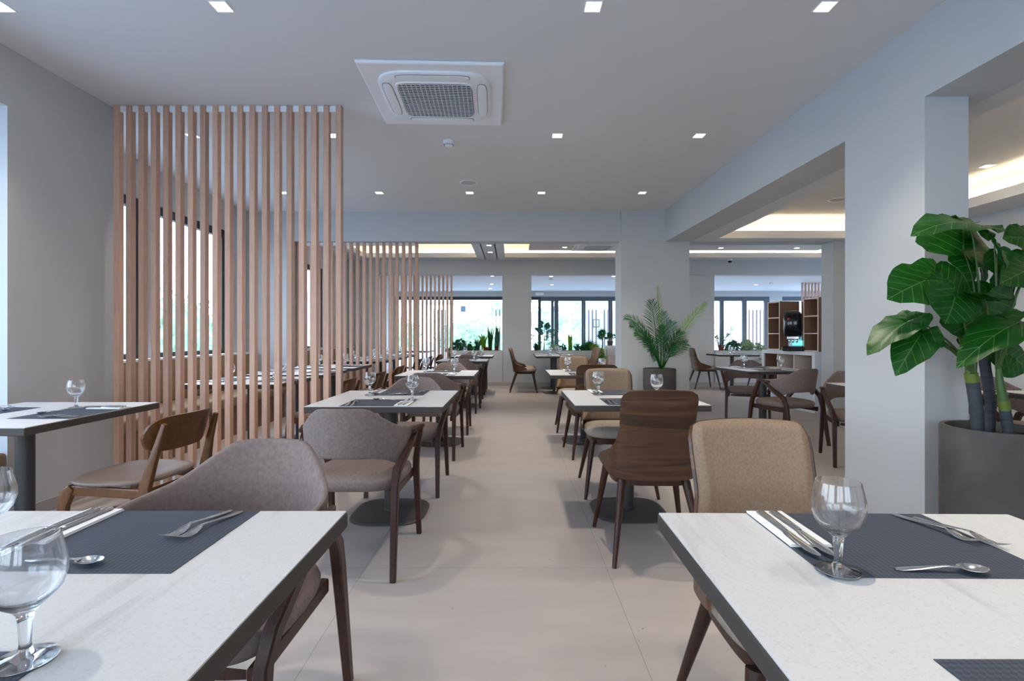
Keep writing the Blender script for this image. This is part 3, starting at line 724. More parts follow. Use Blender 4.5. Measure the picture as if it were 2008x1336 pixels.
# ---------------------------------------------------------------- walnut shell chair with upholstered inner back
def shell_path():
    pts = []; x = y = 0.0; n = 60; L = .60; ds = L / n; prev = []
    for i in range(n + 1):
        s_ = i * ds; pts.append((s_, x, y))
        h_ = R(14) * min(1, s_ / .14) + R(66) * sm(.13, .27, s_)
        x += math.cos(h_) * ds; y += math.sin(h_) * ds
    return pts
SPATH = shell_path()
def spt(s_):
    a = abs(s_); k = min(len(SPATH) - 2, int(a / .01)); s0, x0, y0 = SPATH[k]; s1, x1, y1 = SPATH[k + 1]; f = (a - s0) / (s1 - s0)
    x, y = x0 + (x1 - x0) * f, y0 + (y1 - y0) * f
    return (math.copysign(x, s_), y)
def make_shell_chair():
    t = empty('shell_chair')
    SM = [(0, .44), (.10, .41), (.17, .33), (.25, .255), (.35, .222), (.55, .205), (.80, .206), (.93, .203), (1.0, .185)]
    YB = [(0, -.195), (.15, -.205), (.35, -.222), (.6, -.250), (1, -.300)]
    SC_ = [(0, 1.04), (.25, 1.02), (.5, .97), (1, 1.0)]
    def zf(u, v):
        uu = u * 2 - 1; zt = .878 + .010 * (1 - uu * uu) - .012 * sm(.8, 1, abs(uu)); zb = .415 + .055 * abs(uu) ** 3
        return zb + (zt - zb) * v
    def Pq(u, v, off=0.0, k=1.0):
        uu = u * 2 - 1; s_ = uu * interp(SM, v) * k; x, y = spt(s_); c = interp(SC_, v)
        return Vector((x * c, y * c + interp(YB, v), zf(u, v)))
    def Nq(u, v):
        e = .01; a = Pq(min(1, u + e), v) - Pq(max(0, u - e), v); b = Pq(u, min(1, v + e)) - Pq(u, max(0, v - e))
        n = a.cross(b); n.normalize(); return n if n.y > 0 or abs(n.x) > .5 and n.x * (u - .5) < 0 else -n
    MB().shell(Pq, 40, 24, Nq, .010).build('back_shell', 'walnut', t, smooth=True, angle=50)
    def Pc(u, v):
        v2 = .13 + .865 * v; u2 = .5 + (u - .5) * .972
        return Pq(u2, v2) + Nq(u2, v2) * .010
    def thc(u, v):
        e = min(1, min(u, 1 - u) / .06) ** .5 * min(1, min(v, 1 - v) / .05) ** .5
        return .005 + .024 * e
    MB().shell(Pc, 40, 24, Nq, thc).build('back_pad', 'beige_fabric', t, smooth=True, angle=70)
    out = superell(.225, .225, 48, 3.2, 0, .045)
    MB().cushion(out, [(.03, .418), (.004, .424), (-.006, .44), (-.004, .46), (.01, .478), (.05, .49), (.14, .497)]).build('seat', 'seat_grey_fabric', t, smooth=True, angle=80)
    MB().cushion(superell(.205, .205, 40, 3.6, 0, .045), [(.03, .375), (.0, .38), (-.004, .418)]).build('seat_frame', 'leg_walnut', t, smooth=True, angle=50)
    for sx_, fy in ((-1, 1), (1, 1), (-1, -1), (1, -1)):
        if fy > 0: pts = [(sx_ * .258, .285, 0), (sx_ * .195, .205, .40)]
        else: pts = [(sx_ * .228, -.265, 0), (sx_ * .165, -.125, .40)]
        mid = [tuple(a + (b - a) * f for a, b in zip(*pts)) for f in (0, .5, 1)]
        MB().tube(mid, [.011, .017, .023], 12).build('leg', 'leg_walnut', t, smooth=True, angle=60)
    return t
# ---------------------------------------------------------------- oak chair with bent backrest and leather seat
def make_oak_chair():
    t = empty('oak_chair')
    out = [(x * (1.0 + .05 * (y > 0)), y) for x, y in superell(.228, .225, 48, 3.0, 0, .02)]
    MB().cushion(out, [(.05, .436), (.008, .442), (.0, .450), (.006, .460), (.03, .467), (.09, .468), (.18, .462)]).build('seat', 'brown_leather', t, smooth=True, angle=80)
    fr = MB()
    for sgn in (-1, 1): fr.bar([(sgn * .198, .20, .415), (sgn * .198, .06, .412), (sgn * .198, -.20, .405)], .024, .045)
    fr.bar([(0, .2, .412), (0, .201, .412)], .38, .03); fr.bar([(0, -.19, .405), (0, -.191, .405)], .38, .03)
    fr.build('seat_frame', 'chair_oak', t)
    for sgn in (-1, 1):
        MB().bar([(sgn * .215, .235, 0), (sgn * .205, .215, .34), (sgn * .203, .20, .40), (sgn * .202, .17, .43)], [.026, .034, .036, .034], [.028, .042, .06, .03]).build('front_leg', 'chair_oak', t, smooth=True, angle=40)
        MB().bar([(sgn * .21, -.27, 0), (sgn * .203, -.215, .36), (sgn * .2, -.205, .44), (sgn * .185, -.245, .60), (sgn * .178, -.285, .735)], [.026, .036, .036, .028, .022], [.028, .048, .05, .032, .02]).build('rear_leg', 'chair_oak', t, smooth=True, angle=40)
    def Pk(u, v):
        uu = u * 2 - 1; x = .212 * math.sin(uu * 1.05) / math.sin(1.05)
        e = abs(uu) ** 7
        zc, hh = .680, .088 * math.sqrt(max(0.02, 1 - abs(uu) ** 4.2))
        z = zc + (v * 2 - 1) * hh
        return Vector((x, -.275 - (z - .69) * .28 + .13 * (1 - math.cos(uu * 1.05)), z))
    MB().shell(Pk, 36, 8, lambda u, v: Vector((0, 1, 0)), .013).build('backrest', 'chair_oak', t, smooth=True, angle=50)
    return t
CH = dict(A=make_armchair(), B=make_shell_chair(), C=make_oak_chair())
CINFO = dict(A=('armchair', 'upholstered armchairs with walnut frames'), B=('chair', 'walnut shell dining chairs'), C=('chair', 'oak chairs with leather seats'))
def chair(kind, x, y, rz, lab):      # rz: 0 = faces +y (back to the camera)
    c = first_or_copy(('c', kind), CH[kind]); place(c, (x, y, 0), R(rz)); tag(c, lab, CINFO[kind][0], CINFO[kind][1]); return c
chair('A', -.808, 1.405, 178, 'taupe armchair facing the camera behind the left foreground table')
chair('A', -.803, 2.69, -1, 'taupe armchair with its back to the camera at the first left aisle table')
chair('A', -.785, 3.90, 180, 'taupe armchair on the far side of the first left aisle table')
chair('A', -.775, 4.98, -2, 'taupe armchair with its back to the camera at the second left aisle table')
chair('A', -.775, 6.15, 181, 'taupe armchair on the far side of the second left aisle table')
chair('A', -.77, 7.76, -2, 'armchair on the near side of the third left aisle table')
chair('A', -.78, 8.86, 180, 'armchair on the far side of the third left aisle table')
chair('A', -.79, 9.52, 0, 'armchair on the near side of the last left aisle table')
chair('A', -.79, 10.62, 180, 'armchair on the far side of the last left aisle table')
chair('B', .750, 1.36, 180, 'beige padded chair facing the camera behind the right foreground table')
chair('B', .745, 2.78, -2, 'walnut-backed chair seen from behind at the first right aisle table')
chair('B', .775, 3.86, 180, 'beige padded chair facing the camera behind the first right aisle table')
chair('B', .79, 4.96, 0, 'walnut-backed chair seen from behind at the second right aisle table')
chair('B', .79, 6.28, 180, 'beige padded chair facing the camera behind the second right aisle table')
chair('B', .22, 10.38, -90, 'walnut chair in profile before the middle column, nearer of two')
chair('B', .24, 10.98, -90, 'walnut chair in profile before the middle column, farther of two')
chair('B', 1.53, 10.45, 92, 'beige chair at the right end of the nearer far planter table')
chair('B', 1.56, 11.05, 90, 'beige chair at the right end of the farther planter table')
chair('A', 3.14, 6.80, 158, 'olive-brown armchair facing the camera behind the right room table')
chair('A', 2.98, 5.52, 18, 'dark armchair with its back to the camera at the right room table')
chair('A', 3.16, 4.62, 160, 'armchair half hidden by the big right pillar')
chair('B', 4.13, 11.0, -88, 'walnut chair in profile against the back wall of the right room')
chair('B', 5.45, 10.9, 90, 'pale chair at the right end of the back right room table')
chair('A', 3.95, 4.0, 180, 'brown armchair seen between the trunks and pot of the big plant')
chair('A', 3.75, 2.85, -10, 'brown armchair with its back behind the big plant pot')
chair('C', -1.915, 2.62, 84, 'orange-brown oak chair with leather seat at the left wall table')
for i, (x, y) in enumerate(((-1.72, 4.6), (-1.66, 5.45), (-1.68, 6.5))):
    chair('C', x, y, 90, ('nearest', 'middle', 'farthest')[i] + ' oak chair facing the banquette behind the tall slat screen')
for i, (x, y) in enumerate(((-1.78, 8.35), (-1.76, 9.35), (-1.72, 10.35))):
    chair('C', x, y, 90, ('nearest', 'middle', 'farthest')[i] + ' oak chair behind the middle slat screen')

# ---------------------------------------------------------------- banquettes
def banquette(x0, x1, y0, y1, lab, back=True, legh=.12):
    t = empty('banquette', (x0, y0, 0)); tag(t, lab, 'banquette', 'upholstered wall benches')
    w, l = x1 - x0, y1 - y0
    MB().box(.02, w - .04, .02, l - .02, 0, .34).build('base', 'shelf_wood', t, bevel=.004)
    MB().box(0, w, 0, l, .34, .46).build('seat', 'tan_fabric', t, bevel=.025, seg=3, smooth=True)
    if back: MB().box(0, .13, 0, l, .46, .915).build('backrest', 'tan_fabric', t, bevel=.025, seg=3, smooth=True)
banquette(-3.735, -3.16, 4.0, 7.15, 'long tan banquette under the left windows behind the tall slat screen')
banquette(-3.735, -3.18, 7.42, 11.2, 'tan banquette by the left window behind the middle slat screen')
banquette(-3.70, -3.0, 2.0, 3.03, 'brown padded bench end in the bay at the left frame edge', back=False)

# ---------------------------------------------------------------- ceiling fittings
def make_downlight():
    t = empty('downlight')
    fr = MB(); o, i = .048, .040
    for a in ((-o, o, -o, -i), (-o, o, i, o), (-o, -i, -i, i), (i, o, -i, i)): fr.box(*a, -.003, 0)
    fr.build('frame', 'plastic_white', t); MB().box(-i, i, -i, i, -.0015, -.0005).build('lens', 'lamp_warm', t)
    return t
DL = make_downlight()
def spot(x, y, z, w=9):
    l = bpy.data.lights.new('downlight_lamp', 'SPOT'); l.energy = w; l.spot_size = R(82); l.spot_blend = 1.0; l.color = (1, .88, .72); l.shadow_soft_size = .035
    o = bpy.data.objects.new('downlight_lamp', l); COL.objects.link(o); return o
GL = 'square recessed downlights'
def downlight(x, y, z, lab, w=9):
    d = first_or_copy('dl', DL); place(d, (x, y, z)); tag(d, lab, 'ceiling light', GL)
    s_ = spot(x, y, z, w); s_.parent = d; s_.location = (0, 0, -.012)
    return d
ROWN = {0: 'row nearest the camera', 1: 'row beside the smoke detector', 2: 'row before the cross beam'}
COLN = ('far left', 'left', 'middle', 'right middle', 'right')
rows = [(2.70, [(-2.72, 'farthest left'), (-1.545, 'second from left'), (.431, 'middle'), (1.665, 'rightmost')]),
        (4.45, [(-2.8, 'leftmost, behind slats'), (-1.56, 'behind the right slats'), (.398, 'middle'), (1.64, 'rightmost')]),
        (6.24, [(-2.8, 'leftmost, behind slats'), (-1.63, 'second from left'), (-.52, 'middle left'), (.363, 'middle right'), (1.60, 'rightmost')])]
for r, (y, xs) in enumerate(rows):
    for x, nm in xs: downlight(x, y, ZC, f'{nm} square downlight in the ceiling {ROWN[r]}', 30)
for y, nm in ((.96, 'over the foreground tables'), (-.8, 'behind the viewpoint')):  # extra lamp rows out of view, added to light the foreground tables
    for x, n2 in ((-2.6, 'leftmost'), (-1.5, 'left'), (.44, 'middle'), (1.68, 'right')): downlight(x, y, ZC, f'{n2} added square downlight of the unseen row {nm}', 26)
for x, y, nm in ((-.44, 9.7, 'nearer'), (-.45, 10.5, 'farther')): downlight(x, y, ZB, f'{nm} of two downlights between the two ceiling coves', 24)
for x, y, nm in ((1.1, 10.6, 'left'), (4.4, 10.7, 'right room')): downlight(x, y, 2.99, f'{nm} downlight in the raised panel of the wide cove', 4)
downlight(6.0, 10.7, 2.99, 'rightmost downlight in the raised panel of the wide cove', 4)
downlight(4.50, 4.81, 2.76, 'downlight in the right room ceiling beside the pillar', 6)
downlight(3.3, 3.2, 2.76, 'downlight in the right room ceiling hidden above the plant', 5)
k = 0
for (x, y) in ((-2.0, 13), (-.5, 12.9), (1.0, 13), (2.6, 13), (-.6, 15.0), (-.7, 16.4), (1.2, 15.2), (5.1, 12.9), (8.0, 13), (7.3, 15.2), (9.0, 14.2), (6.2, 16.2)):
    nm = ('nearest leftmost', 'nearest, left of the middle column', 'nearest, right of the middle column', 'nearest, beside the central column', 'second, left of the middle column', 'farthest, left of the middle column', 'second, right of the middle column', 'nearest, left in the right room', 'nearest, right in the right room', 'second, left in the right room', 'rightmost', 'farthest, in the right room')[k]; k += 1
    tag(downlight(x, y, 2.66, f'small downlight in the low rear ceiling: {nm}', 20), group='rear ceiling downlights')

def ac_unit(x, y, z, rz, lab):
    t = empty('air_conditioner', (x, y, z - .002), rz); tag(t, lab, 'air conditioner', 'ceiling cassette air conditioners')
    h = .475
    MB().cushion([(-h, -h), (h, -h), (h, h), (-h, h)], [(0, 0), (0, -.012), (.012, -.02), (.02, -.021)]).build('panel', 'plastic_white', t, bevel=.004)
    # raised rounded inner body
    MB().cushion(superell(.385, .385, 64, 4.6), [(-.002, -.020), (0, -.031), (.006, -.035), (.10, -.037)]).build('inner_panel', 'plastic_white', t, smooth=True, angle=40)
    g = MB(); rim = superell(.262, .262, 48, 9)
    MB().cushion(rim, [(-.012, -.0365), (-.008, -.044), (.004, -.044)]).build('grille_rim', 'plastic_white', t, smooth=True, angle=40)
    MB().cushion(rim, [(.005, -.0442), (.006, -.0448)]).build('grille_back', 'dark_grille', t)
    for i in range(17):
        a = -.25 + i * .5 / 16; g.box(a - .0016, a + .0016, -.252, .252, -.049, -.046)
    for i in range(21):
        a = -.25 + i * .5 / 20
        g.box(-.252, .252, a - .0035, a + .0035, -.048, -.046)
    g.build('grille', 'plastic_white', t)
    for k_ in range(4):
        c, s_ = math.cos(k_ * PI / 2), math.sin(k_ * PI / 2)
        ol = [(px * c - (py - .325) * s_, px * s_ + (py - .325) * c) for px, py in superell(.245, .034, 32, 4)]
        MB().cushion(ol, [(0, -.0365), (.001, -.0405), (.004, -.0415)]).build('air_flap', 'plastic_white', t, smooth=True, angle=40)
        ol = [(px * c - (py - .325) * s_, px * s_ + (py - .325) * c) for px, py in superell(.248, .037, 32, 4)]
        MB().cushion(ol, [(0, -.0362), (0, -.0378)]).build('flap_gap', 'dark_grille', t)
    MB().box(-.315, -.300, -.03, -.024, -.0382, -.0372).box(-.312, -.304, -.012, -.008, -.0382, -.0372).build('indicator', 'dark_grille', t)
ac_unit(-.54, 3.70, ZC, R(2), 'square white cassette air conditioner with black grille in the near ceiling')
ac_unit(1.75, 10.45, 2.99, 0, 'cassette air conditioner in the raised panel past the cross beam')
def smoke(x, y, z, lab):
    t = empty('smoke_detector', (x, y, z)); tag(t, lab, 'smoke detector', 'ceiling smoke detectors')
    MB().lathe([(.052, 0), (.052, -.010), (.047, -.018), (.044, -.032), (.034, -.046), (.022, -.050), (0, -.051)], 28).build('housing', 'plastic_white', t, smooth=True, angle=50)
    v = MB()
    for k_ in range(14):
        a = 2 * PI * k_ / 14; c, s_ = math.cos(a), math.sin(a)
        v.tube([(c * .0445, s_ * .0445, -.030), (c * .0375, s_ * .0375, -.0425)], .0028, 6)
    v.build('vents', 'dark_grille', t)
smoke(-.57, 4.58, ZC, 'white smoke detector just beyond the near air conditioner')
smoke(1.02, 13.5, 2.66, 'small smoke detector in the rear ceiling beyond the middle opening')
smoke(7.4, 14.5, 2.66, 'small smoke detector in the rear ceiling of the right room')
def speaker(x, y, z, lab):
    t = empty('ceiling_speaker', (x, y, z)); tag(t, lab, 'speaker', 'round ceiling speakers')
    MB().lathe([(.105, 0), (.105, -.004), (.098, -.008), (.088, -.008), (.086, -.005)], 36).build('ring', 'plastic_white', t, smooth=True)
    MB().lathe([(.086, -.003), (.085, -.0055), (0, -.0065)], 36).build('grille', 'wall_paint', t, smooth=True)
speaker(-.497, 5.82, ZC, 'round white speaker in the ceiling beyond the smoke detector')
speaker(3.85, 6.0, 2.76, 'round white speaker in the coffered ceiling of the right room')
speaker(5.2, 13.9, 2.66, 'round speaker in the rear ceiling of the right room')
t = empty('security_camera', (4.9, 11.42, ZB)); tag(t, 'small white dome camera under the ceiling of the right room', 'security camera')
MB().lathe([(.055, 0), (.055, -.03), (.048, -.045)], 24).build('housing', 'plastic_white', t, smooth=True, angle=50)
MB().lathe([(.042, -.045), (.038, -.07), (.022, -.086), (0, -.09)], 24).build('dome', 'black_plastic', t, smooth=True)
MB().box(-.14, .14, -.02, .02, -.05, .05).build('exit_light', 'plastic_white', loc=(.95, 17.45, 2.575), bevel=.01)
tag(bpy.data.objects['exit_light'], 'plain white emergency light box above the rear glass doors', 'emergency light')
# ---------------------------------------------------------------- leaves and plants
RP = random.Random(11)
HEART = [(0, 1.0), (10, .90), (22, .78), (40, .68), (62, .60), (90, .54), (118, .50), (145, .45), (162, .36), (172, .20)]
def leaf_mesh(mb, M4, L, Wd, fold=.18, droop=.25, ripple=.03, nu=28, nv=7):
    o = len(mb.v)
    for j in range(nv + 1):
        for i in range(nu + 1):
            th = -172 + 344 * i / nu; r = interp(HEART, abs(th)) * (j / nv)
            x = math.sin(R(th)) * r * Wd / .54 * .5; y = math.cos(R(th)) * r * L
            z = fold * abs(x) - droop * (y * abs(y)) / max(L, .01) - .3 * x * x / max(Wd, .01) + ripple * L * math.sin(th * .16) * (j / nv) ** 2
            mb.v.append(tuple(M4 @ Vector((x, y, z))))
    def uvc(i, j):
        th = -172 + 344 * i / nu; r = interp(HEART, abs(th)) * (j / nv)
        return (.5 + math.sin(R(th)) * r * .9, .5 + math.cos(R(th)) * r * .5)
    for j in range(nv):
        for i in range(nu):
            a = o + j * (nu + 1) + i
            mb.uv[len(mb.f)] = [uvc(i, j), uvc(i + 1, j), uvc(i + 1, j + 1), uvc(i, j + 1)]
            mb.f.append((a, a + 1, a + nu + 2, a + nu + 1))
def frame(a, tip, n):
    y = (tip - a).normalized(); n = Vector(n).normalized(); x = y.cross(n).normalized(); z = x.cross(y)
    m = Matrix((x, y, z)).transposed().to_4x4(); m.translation = a; return m
def big_leaf(parent, a, tip, n, wd, crown, fold=.2, droop=.15, sag=.04):
    a, tip = Vector(a), Vector(tip); L = (tip - a).length
    mb = MB(); leaf_mesh(mb, frame(a, tip, n), L, wd, fold, droop)
    o = mb.build('leaf', 'leaf_big', parent, smooth=True, angle=180)
    c = Vector(crown); mid = (c + a) / 2 + Vector((0, 0, sag)) + Vector(((a.x - c.x) * -.15, 0, 0))
    pts = []
    for k in range(7):
        t = k / 6; pts.append(c * (1 - t) ** 2 + mid * 2 * t * (1 - t) + a * t * t)
    st = MB().tube(pts, [.011, .008, .006, .005, .004, .0035, .003], 8).build('stalk', 'stalk_green', o, smooth=True)
    return o
def pot(parent, r=.21, h=.72):
    MB().lathe([(r - .03, .0), (r - .01, .004), (r, .02), (r, h - .012), (r - .004, h), (r - .022, h), (r - .025, h - .01), (r - .028, h - .09)], 64).build('pot', 'pot_concrete', parent, smooth=True, angle=40)
    mb = MB(); mb.lathe([(r - .026, h - .075), (r - .026, h - .055), (r * .5, h - .045), (0, h - .04)], 40); mb.build('soil', 'soil', parent, smooth=True)
    mb = MB()
    for k in range(70):
        a, q = RP.uniform(0, 2 * PI), (r - .05) * math.sqrt(RP.random()); x, y = q * math.cos(a), q * math.sin(a); s_ = RP.uniform(.006, .016)
        mb.rings([[(x + s_ * math.cos(t) * 1.4, y + s_ * math.sin(t), h - .05 + dz) for t in (a, a + 1.3, a + 2.6, a + 4, a + 5.2)] for dz in (0, .014)])
    c = mb.build('bark_chips', 'soil', parent); tag(c, kind='stuff')
# the big potted plant
BP = Vector((2.31, 2.425, 0))
bp = empty('potted_plant', BP); tag(bp, 'big potted plant with large glossy green leaves beside the right pillar', 'potted plant')
pot(bp)
def LP(px, py, D): return P(px, py, D) - BP
for pts, r0, gy in ((((1917, 846, 2.43), (1915, 800, 2.43), (1908, 757, 2.44), (1904, 732, 2.44)), .026, 3), (((1940, 846, 2.50), (1943, 790, 2.50), (1932, 720, 2.5), (1925, 665, 2.5)), .022, 4), (((1978, 852, 2.40), (1972, 812, 2.40), (1968, 786, 2.40)), .022, 3)):
    q = [LP(*p) for p in pts]; fine = []
    for a, b in zip(q, q[1:]): fine += [a + (b - a) * k / 7 for k in range(7)]
    fine.append(q[-1])
    cut = len(fine) - (6 if gy == 3 else 2)
    rad = [r0 * (1 + .035 * ((k % 3) == 0)) for k in range(len(fine))]
    MB().tube(fine[:cut + 1], rad[:cut + 1], 16).build('trunk', 'trunk_grey', bp, smooth=True, angle=30)
    MB().tube(fine[cut:], [r * 1.02 for r in rad[cut:]], 16).build('trunk_top', 'trunk_green', bp, smooth=True)
C1, C2, C3 = LP(1904, 730, 2.44), LP(1925, 664, 2.5), LP(1968, 786, 2.4)
MB().tube([LP(1968, 790, 2.4), LP(1960, 745, 2.4), LP(1955, 700, 2.4)], [.021, .015, .007], 12).build('trunk_top', 'stalk_green', bp, smooth=True)
C3 = LP(1957, 722, 2.4)
for k in range(3):
    MB().tube([C1 + Vector((.01 * (k - 1), 0, -.01)), C1 + Vector((.022 * (k - 1), 0, .10)), C1 + Vector((.04 * (k - 1), .02, .24))], [.014, .010, .005], 10).build('stalk', 'stalk_green', bp, smooth=True)
LV = [ # attach, tip, normal, width, crown, fold, droop
 ((1903, 438, 2.42), (1816, 412, 2.28), (-.25, -.55, .8), .26, C2, .15, .35),
 ((1903, 438, 2.44), (1955, 452, 2.5), (.2, -.5, .8), .17, C2, .1, .3),
 ((1889, 486, 2.48), (1893, 428, 2.56), (-.1, -1, .25), .36, C2, -.15, .1),
 ((1950, 482, 2.38), (1980, 530, 2.32), (.55, -.5, .7), .15, C3, .35, .1),
 ((1955, 500, 2.44), (1958, 540, 2.46), (-.4, -1, .2), .11, C3, .2, .1),
 ((1868, 520, 2.48), (1926, 556, 2.42), (.05, -.9, .55), .34, C1, .1, .5),
 ((1925, 520, 2.52), (1934, 560, 2.52), (.5, -1, .1), .09, C2, .3, .1),
 ((1812, 551, 2.36), (1753, 575, 2.28), (-.25, -.9, .45), .24, C1, .12, .2),
 ((1845, 540, 2.44), (1795, 520, 2.42), (-.1, -.8, .6), .22, C1, .1, .4),
 ((1848, 560, 2.42), (1822, 590, 2.42), (.3, -1, .1), .17, C1, .2, .1),
 ((1872, 584, 2.30), (1861, 634, 2.28), (.15, -1, .25), .28, C1, .15, .15),
 ((1935, 596, 2.36), (1955, 672, 2.36), (.05, -1, .35), .42, C2, -.05, .35),
 ((1950, 575, 2.42), (1998, 622, 2.42), (.1, -1, .4), .30, C2, .1, .2),
 ((1931, 588, 2.25), (1984, 584, 2.26), (0, -.25, 1), .16, C2, .35, .1),
 ((1925, 586, 2.26), (1899, 570, 2.22), (0, -.3, 1), .13, C2, .3, .1),
 ((1948, 650, 2.44), (1965, 692, 2.44), (.1, -1, .1), .28, C2, .1, .2),
 ((1900, 560, 2.50), (1880, 600, 2.52), (-.2, -1, .1), .26, C2, .1, .2),
 ((1920, 640, 2.52), (1925, 690, 2.55), (.2, -1, .1), .28, C2, .1, .2),
 ((1778, 632, 2.34), (1701, 672, 2.26), (-.15, -.35, .9), .17, C1, .2, .25),
 ((1792, 626, 2.34), (1823, 611, 2.36), (-.15, -.4, .9), .12, C1, .2, .1),
 ((1803, 660, 2.32), (1762, 719, 2.24), (-.35, -.7, .65), .17, C1, .15, .3),
 ((1810, 658, 2.33), (1850, 646, 2.34), (-.1, -.65, .75), .17, C1, .1, .4),
 ((1990, 636, 2.22), (1885, 680, 2.12), (-.15, -.4, .9), .20, C3, .2, .3),
 ((1998, 634, 2.24), (2040, 640, 2.25), (.1, -.5, .9), .2, C3, .1, .2),
 ((1975, 695, 2.45), (2022, 722, 2.45), (.1, -1, .3), .22, C3, .05, .1),
 ((1972, 692, 2.45), (1928, 690, 2.45), (-.1, -1, .3), .17, C3, .05, .1),
 ((2014, 466, 2.5), (1975, 462, 2.48), (0, -.9, .5), .18, C3, .1, .2),
 ((2022, 474, 2.5), (2030, 440, 2.5), (.1, -1, .3), .25, C3, .1, .2),
 ((2020, 512, 2.45), (1972, 520, 2.42), (0, -.8, .6), .16, C3, .2, .2),
 ((2014, 530, 2.40), (1972, 550, 2.36), (-.1, -1, .4), .17, C3, .1, .2),
]
for a, tp, n, wd, cr, fo, dr in LV: big_leaf(bp, LP(*a), LP(*tp), n, wd, cr, fo, dr)

def frond(parent, base, tip, lift, m='leaf_palm', ll=.17, n=26, up=(0, -1, .3), start=.3, rach='stalk_green', wf=.013, fan=55):
    b, t = Vector(base), Vector(tip); L = (t - b).length
    ctl = (b + t) / 2 + Vector((0, 0, lift)); up = Vector(up).normalized(); mb = MB()
    def C(s_): return b * (1 - s_) ** 2 + ctl * 2 * s_ * (1 - s_) + t * s_ * s_
    mb.tube([C(k / 10) for k in range(11)], [.008 * (1 - .8 * k / 10) * min(1, L / .6) + .0008 for k in range(11)], 6)
    o_ = mb.build('frond', m, parent)
    lb = MB()
    for k in range(n):
        s_ = start + (1 - start) * (k + .5) / n; p = C(s_); d = (C(min(1, s_ + .02)) - C(s_ - .02)).normalized(); side = d.cross(up).normalized()
        fall = math.sin(PI * min(1, .18 + .80 * (s_ - start) / (1 - start))) ** .6
        for sg in (-1, 1):
            an = R(fan * (1 - .55 * s_) + RP.uniform(-5, 5)); l = ll * fall * RP.uniform(.85, 1.1)
            dr = (d * math.cos(an) + side * sg * math.sin(an) + up * .18).normalized(); nn = dr.cross(d).cross(dr).normalized()
            wv = dr.cross(up).normalized() * wf * .5 if True else nn
            q = [p, p + dr * l * .35, p + dr * l * .7 + Vector((0, 0, -.06 * l)), p + dr * l + Vector((0, 0, -.18 * l))]
            ws = [.35, 1, .75, .02]; o0 = len(lb.v)
            for a, w_ in zip(q, ws): lb.v += [tuple(a - wv * w_), tuple(a + wv * w_)]
            for z_ in range(3):
                i0 = o0 + z_ * 2; lb.uv[len(lb.f)] = [(.2, .2), (.3, .2), (.3, .4), (.2, .4)]; lb.f.append((i0, i0 + 1, i0 + 3, i0 + 2))
    lb.build('leaflets', m, o_)
    return o_
PM = Vector((1.945, 6.70, 0))
pm = empty('potted_palm', PM); tag(pm, 'potted palm in a tall round concrete pot before the white column', 'potted palm'); pot(pm)
bs = P(1297, 716, 6.70) - PM; bs.z = .68
for px, py, D, lf, m, n_up, ll in ((1289, 561, 6.62, .10, 'leaf_lime', (.7, -.7, 0), .13), (1384, 596, 6.52, .16, 'leaf_lime', (-.3, -.6, .8), .17), (1226, 624, 6.72, .34, 'leaf_palm', (.2, -.8, .6), .16), (1236, 638, 6.50, .26, 'leaf_palm', (.2, -.9, .5), .17),
                             (1277, 590, 6.86, .08, 'leaf_palm', (0, -1, .05), .22), (1334, 651, 6.60, .10, 'leaf_palm', (0, -1, .2), .17), (1345, 674, 6.50, .14, 'leaf_palm', (0, -.9, .5), .18), (1263, 662, 6.40, .12, 'leaf_palm', (0, -.9, .4), .18),
                             (1274, 684, 6.34, .10, 'leaf_palm', (0, -.9, .4), .15), (1322, 676, 6.38, .10, 'leaf_palm', (0, -.9, .4), .16), (1303, 612, 6.80, .06, 'leaf_blue', (-.4, -1, 0), .16), (1296, 640, 6.44, .05, 'leaf_palm', (.2, -1, 0), .18), (1247, 652, 6.60, .18, 'leaf_palm', (.1, -.9, .4), .17), (1318, 632, 6.66, .10, 'leaf_blue', (-.2, -.9, .3), .18)):
    frond(pm, bs + Vector((RP.uniform(-.02, .02), RP.uniform(-.02, .02), 0)), P(px, py, D) - PM, lf, m, ll * 1.08, 22, n_up, .34, wf=.0092, fan=62)
# ---- planter plants
def blades(base, n, h, w, m, spread, lab, cat='plant', curve=.3, name='spiky_plant', group=None):
    mb = MB()
    for k in range(n):
        a = RP.uniform(0, 2 * PI); hh = h * RP.uniform(.6, 1.0); s_ = spread * RP.uniform(.15, 1); d = Vector((math.cos(a), math.sin(a), 0)); side = Vector((-d.y, d.x, 0)) if abs(d.y) < .0 else Vector((1, 0, 0)) * .8 + Vector((-d.y, d.x, 0)) * .3
        side.normalize(); o0 = len(mb.v); b0 = Vector((RP.uniform(-.03, .03), RP.uniform(-.03, .03), 0))
        for i in range(6):
            t = i / 5; p = b0 + d * s_ * (t ** (1 + curve * 2)) + Vector((0, 0, hh * (t - curve * .25 * t * t))); ww = w * (1 - t) ** .5 * (.7 + .6 * t * (1 - t) * 2) * .5 + .0008
            mb.v += [tuple(p - side * ww), tuple(p + Vector((0, ww * .5, 0)) + d * ww * .3), tuple(p + side * ww)]
        for i in range(5):
            for q in (0, 1):
                i0 = o0 + i * 3 + q; mb.uv[len(mb.f)] = [(.2, .2), (.3, .2), (.3, .4), (.2, .4)]; mb.f.append((i0, i0 + 1, i0 + 4, i0 + 3))
    return tag(mb.build(name, m, loc=base), lab, cat, group or 'plants in the built-in planters')
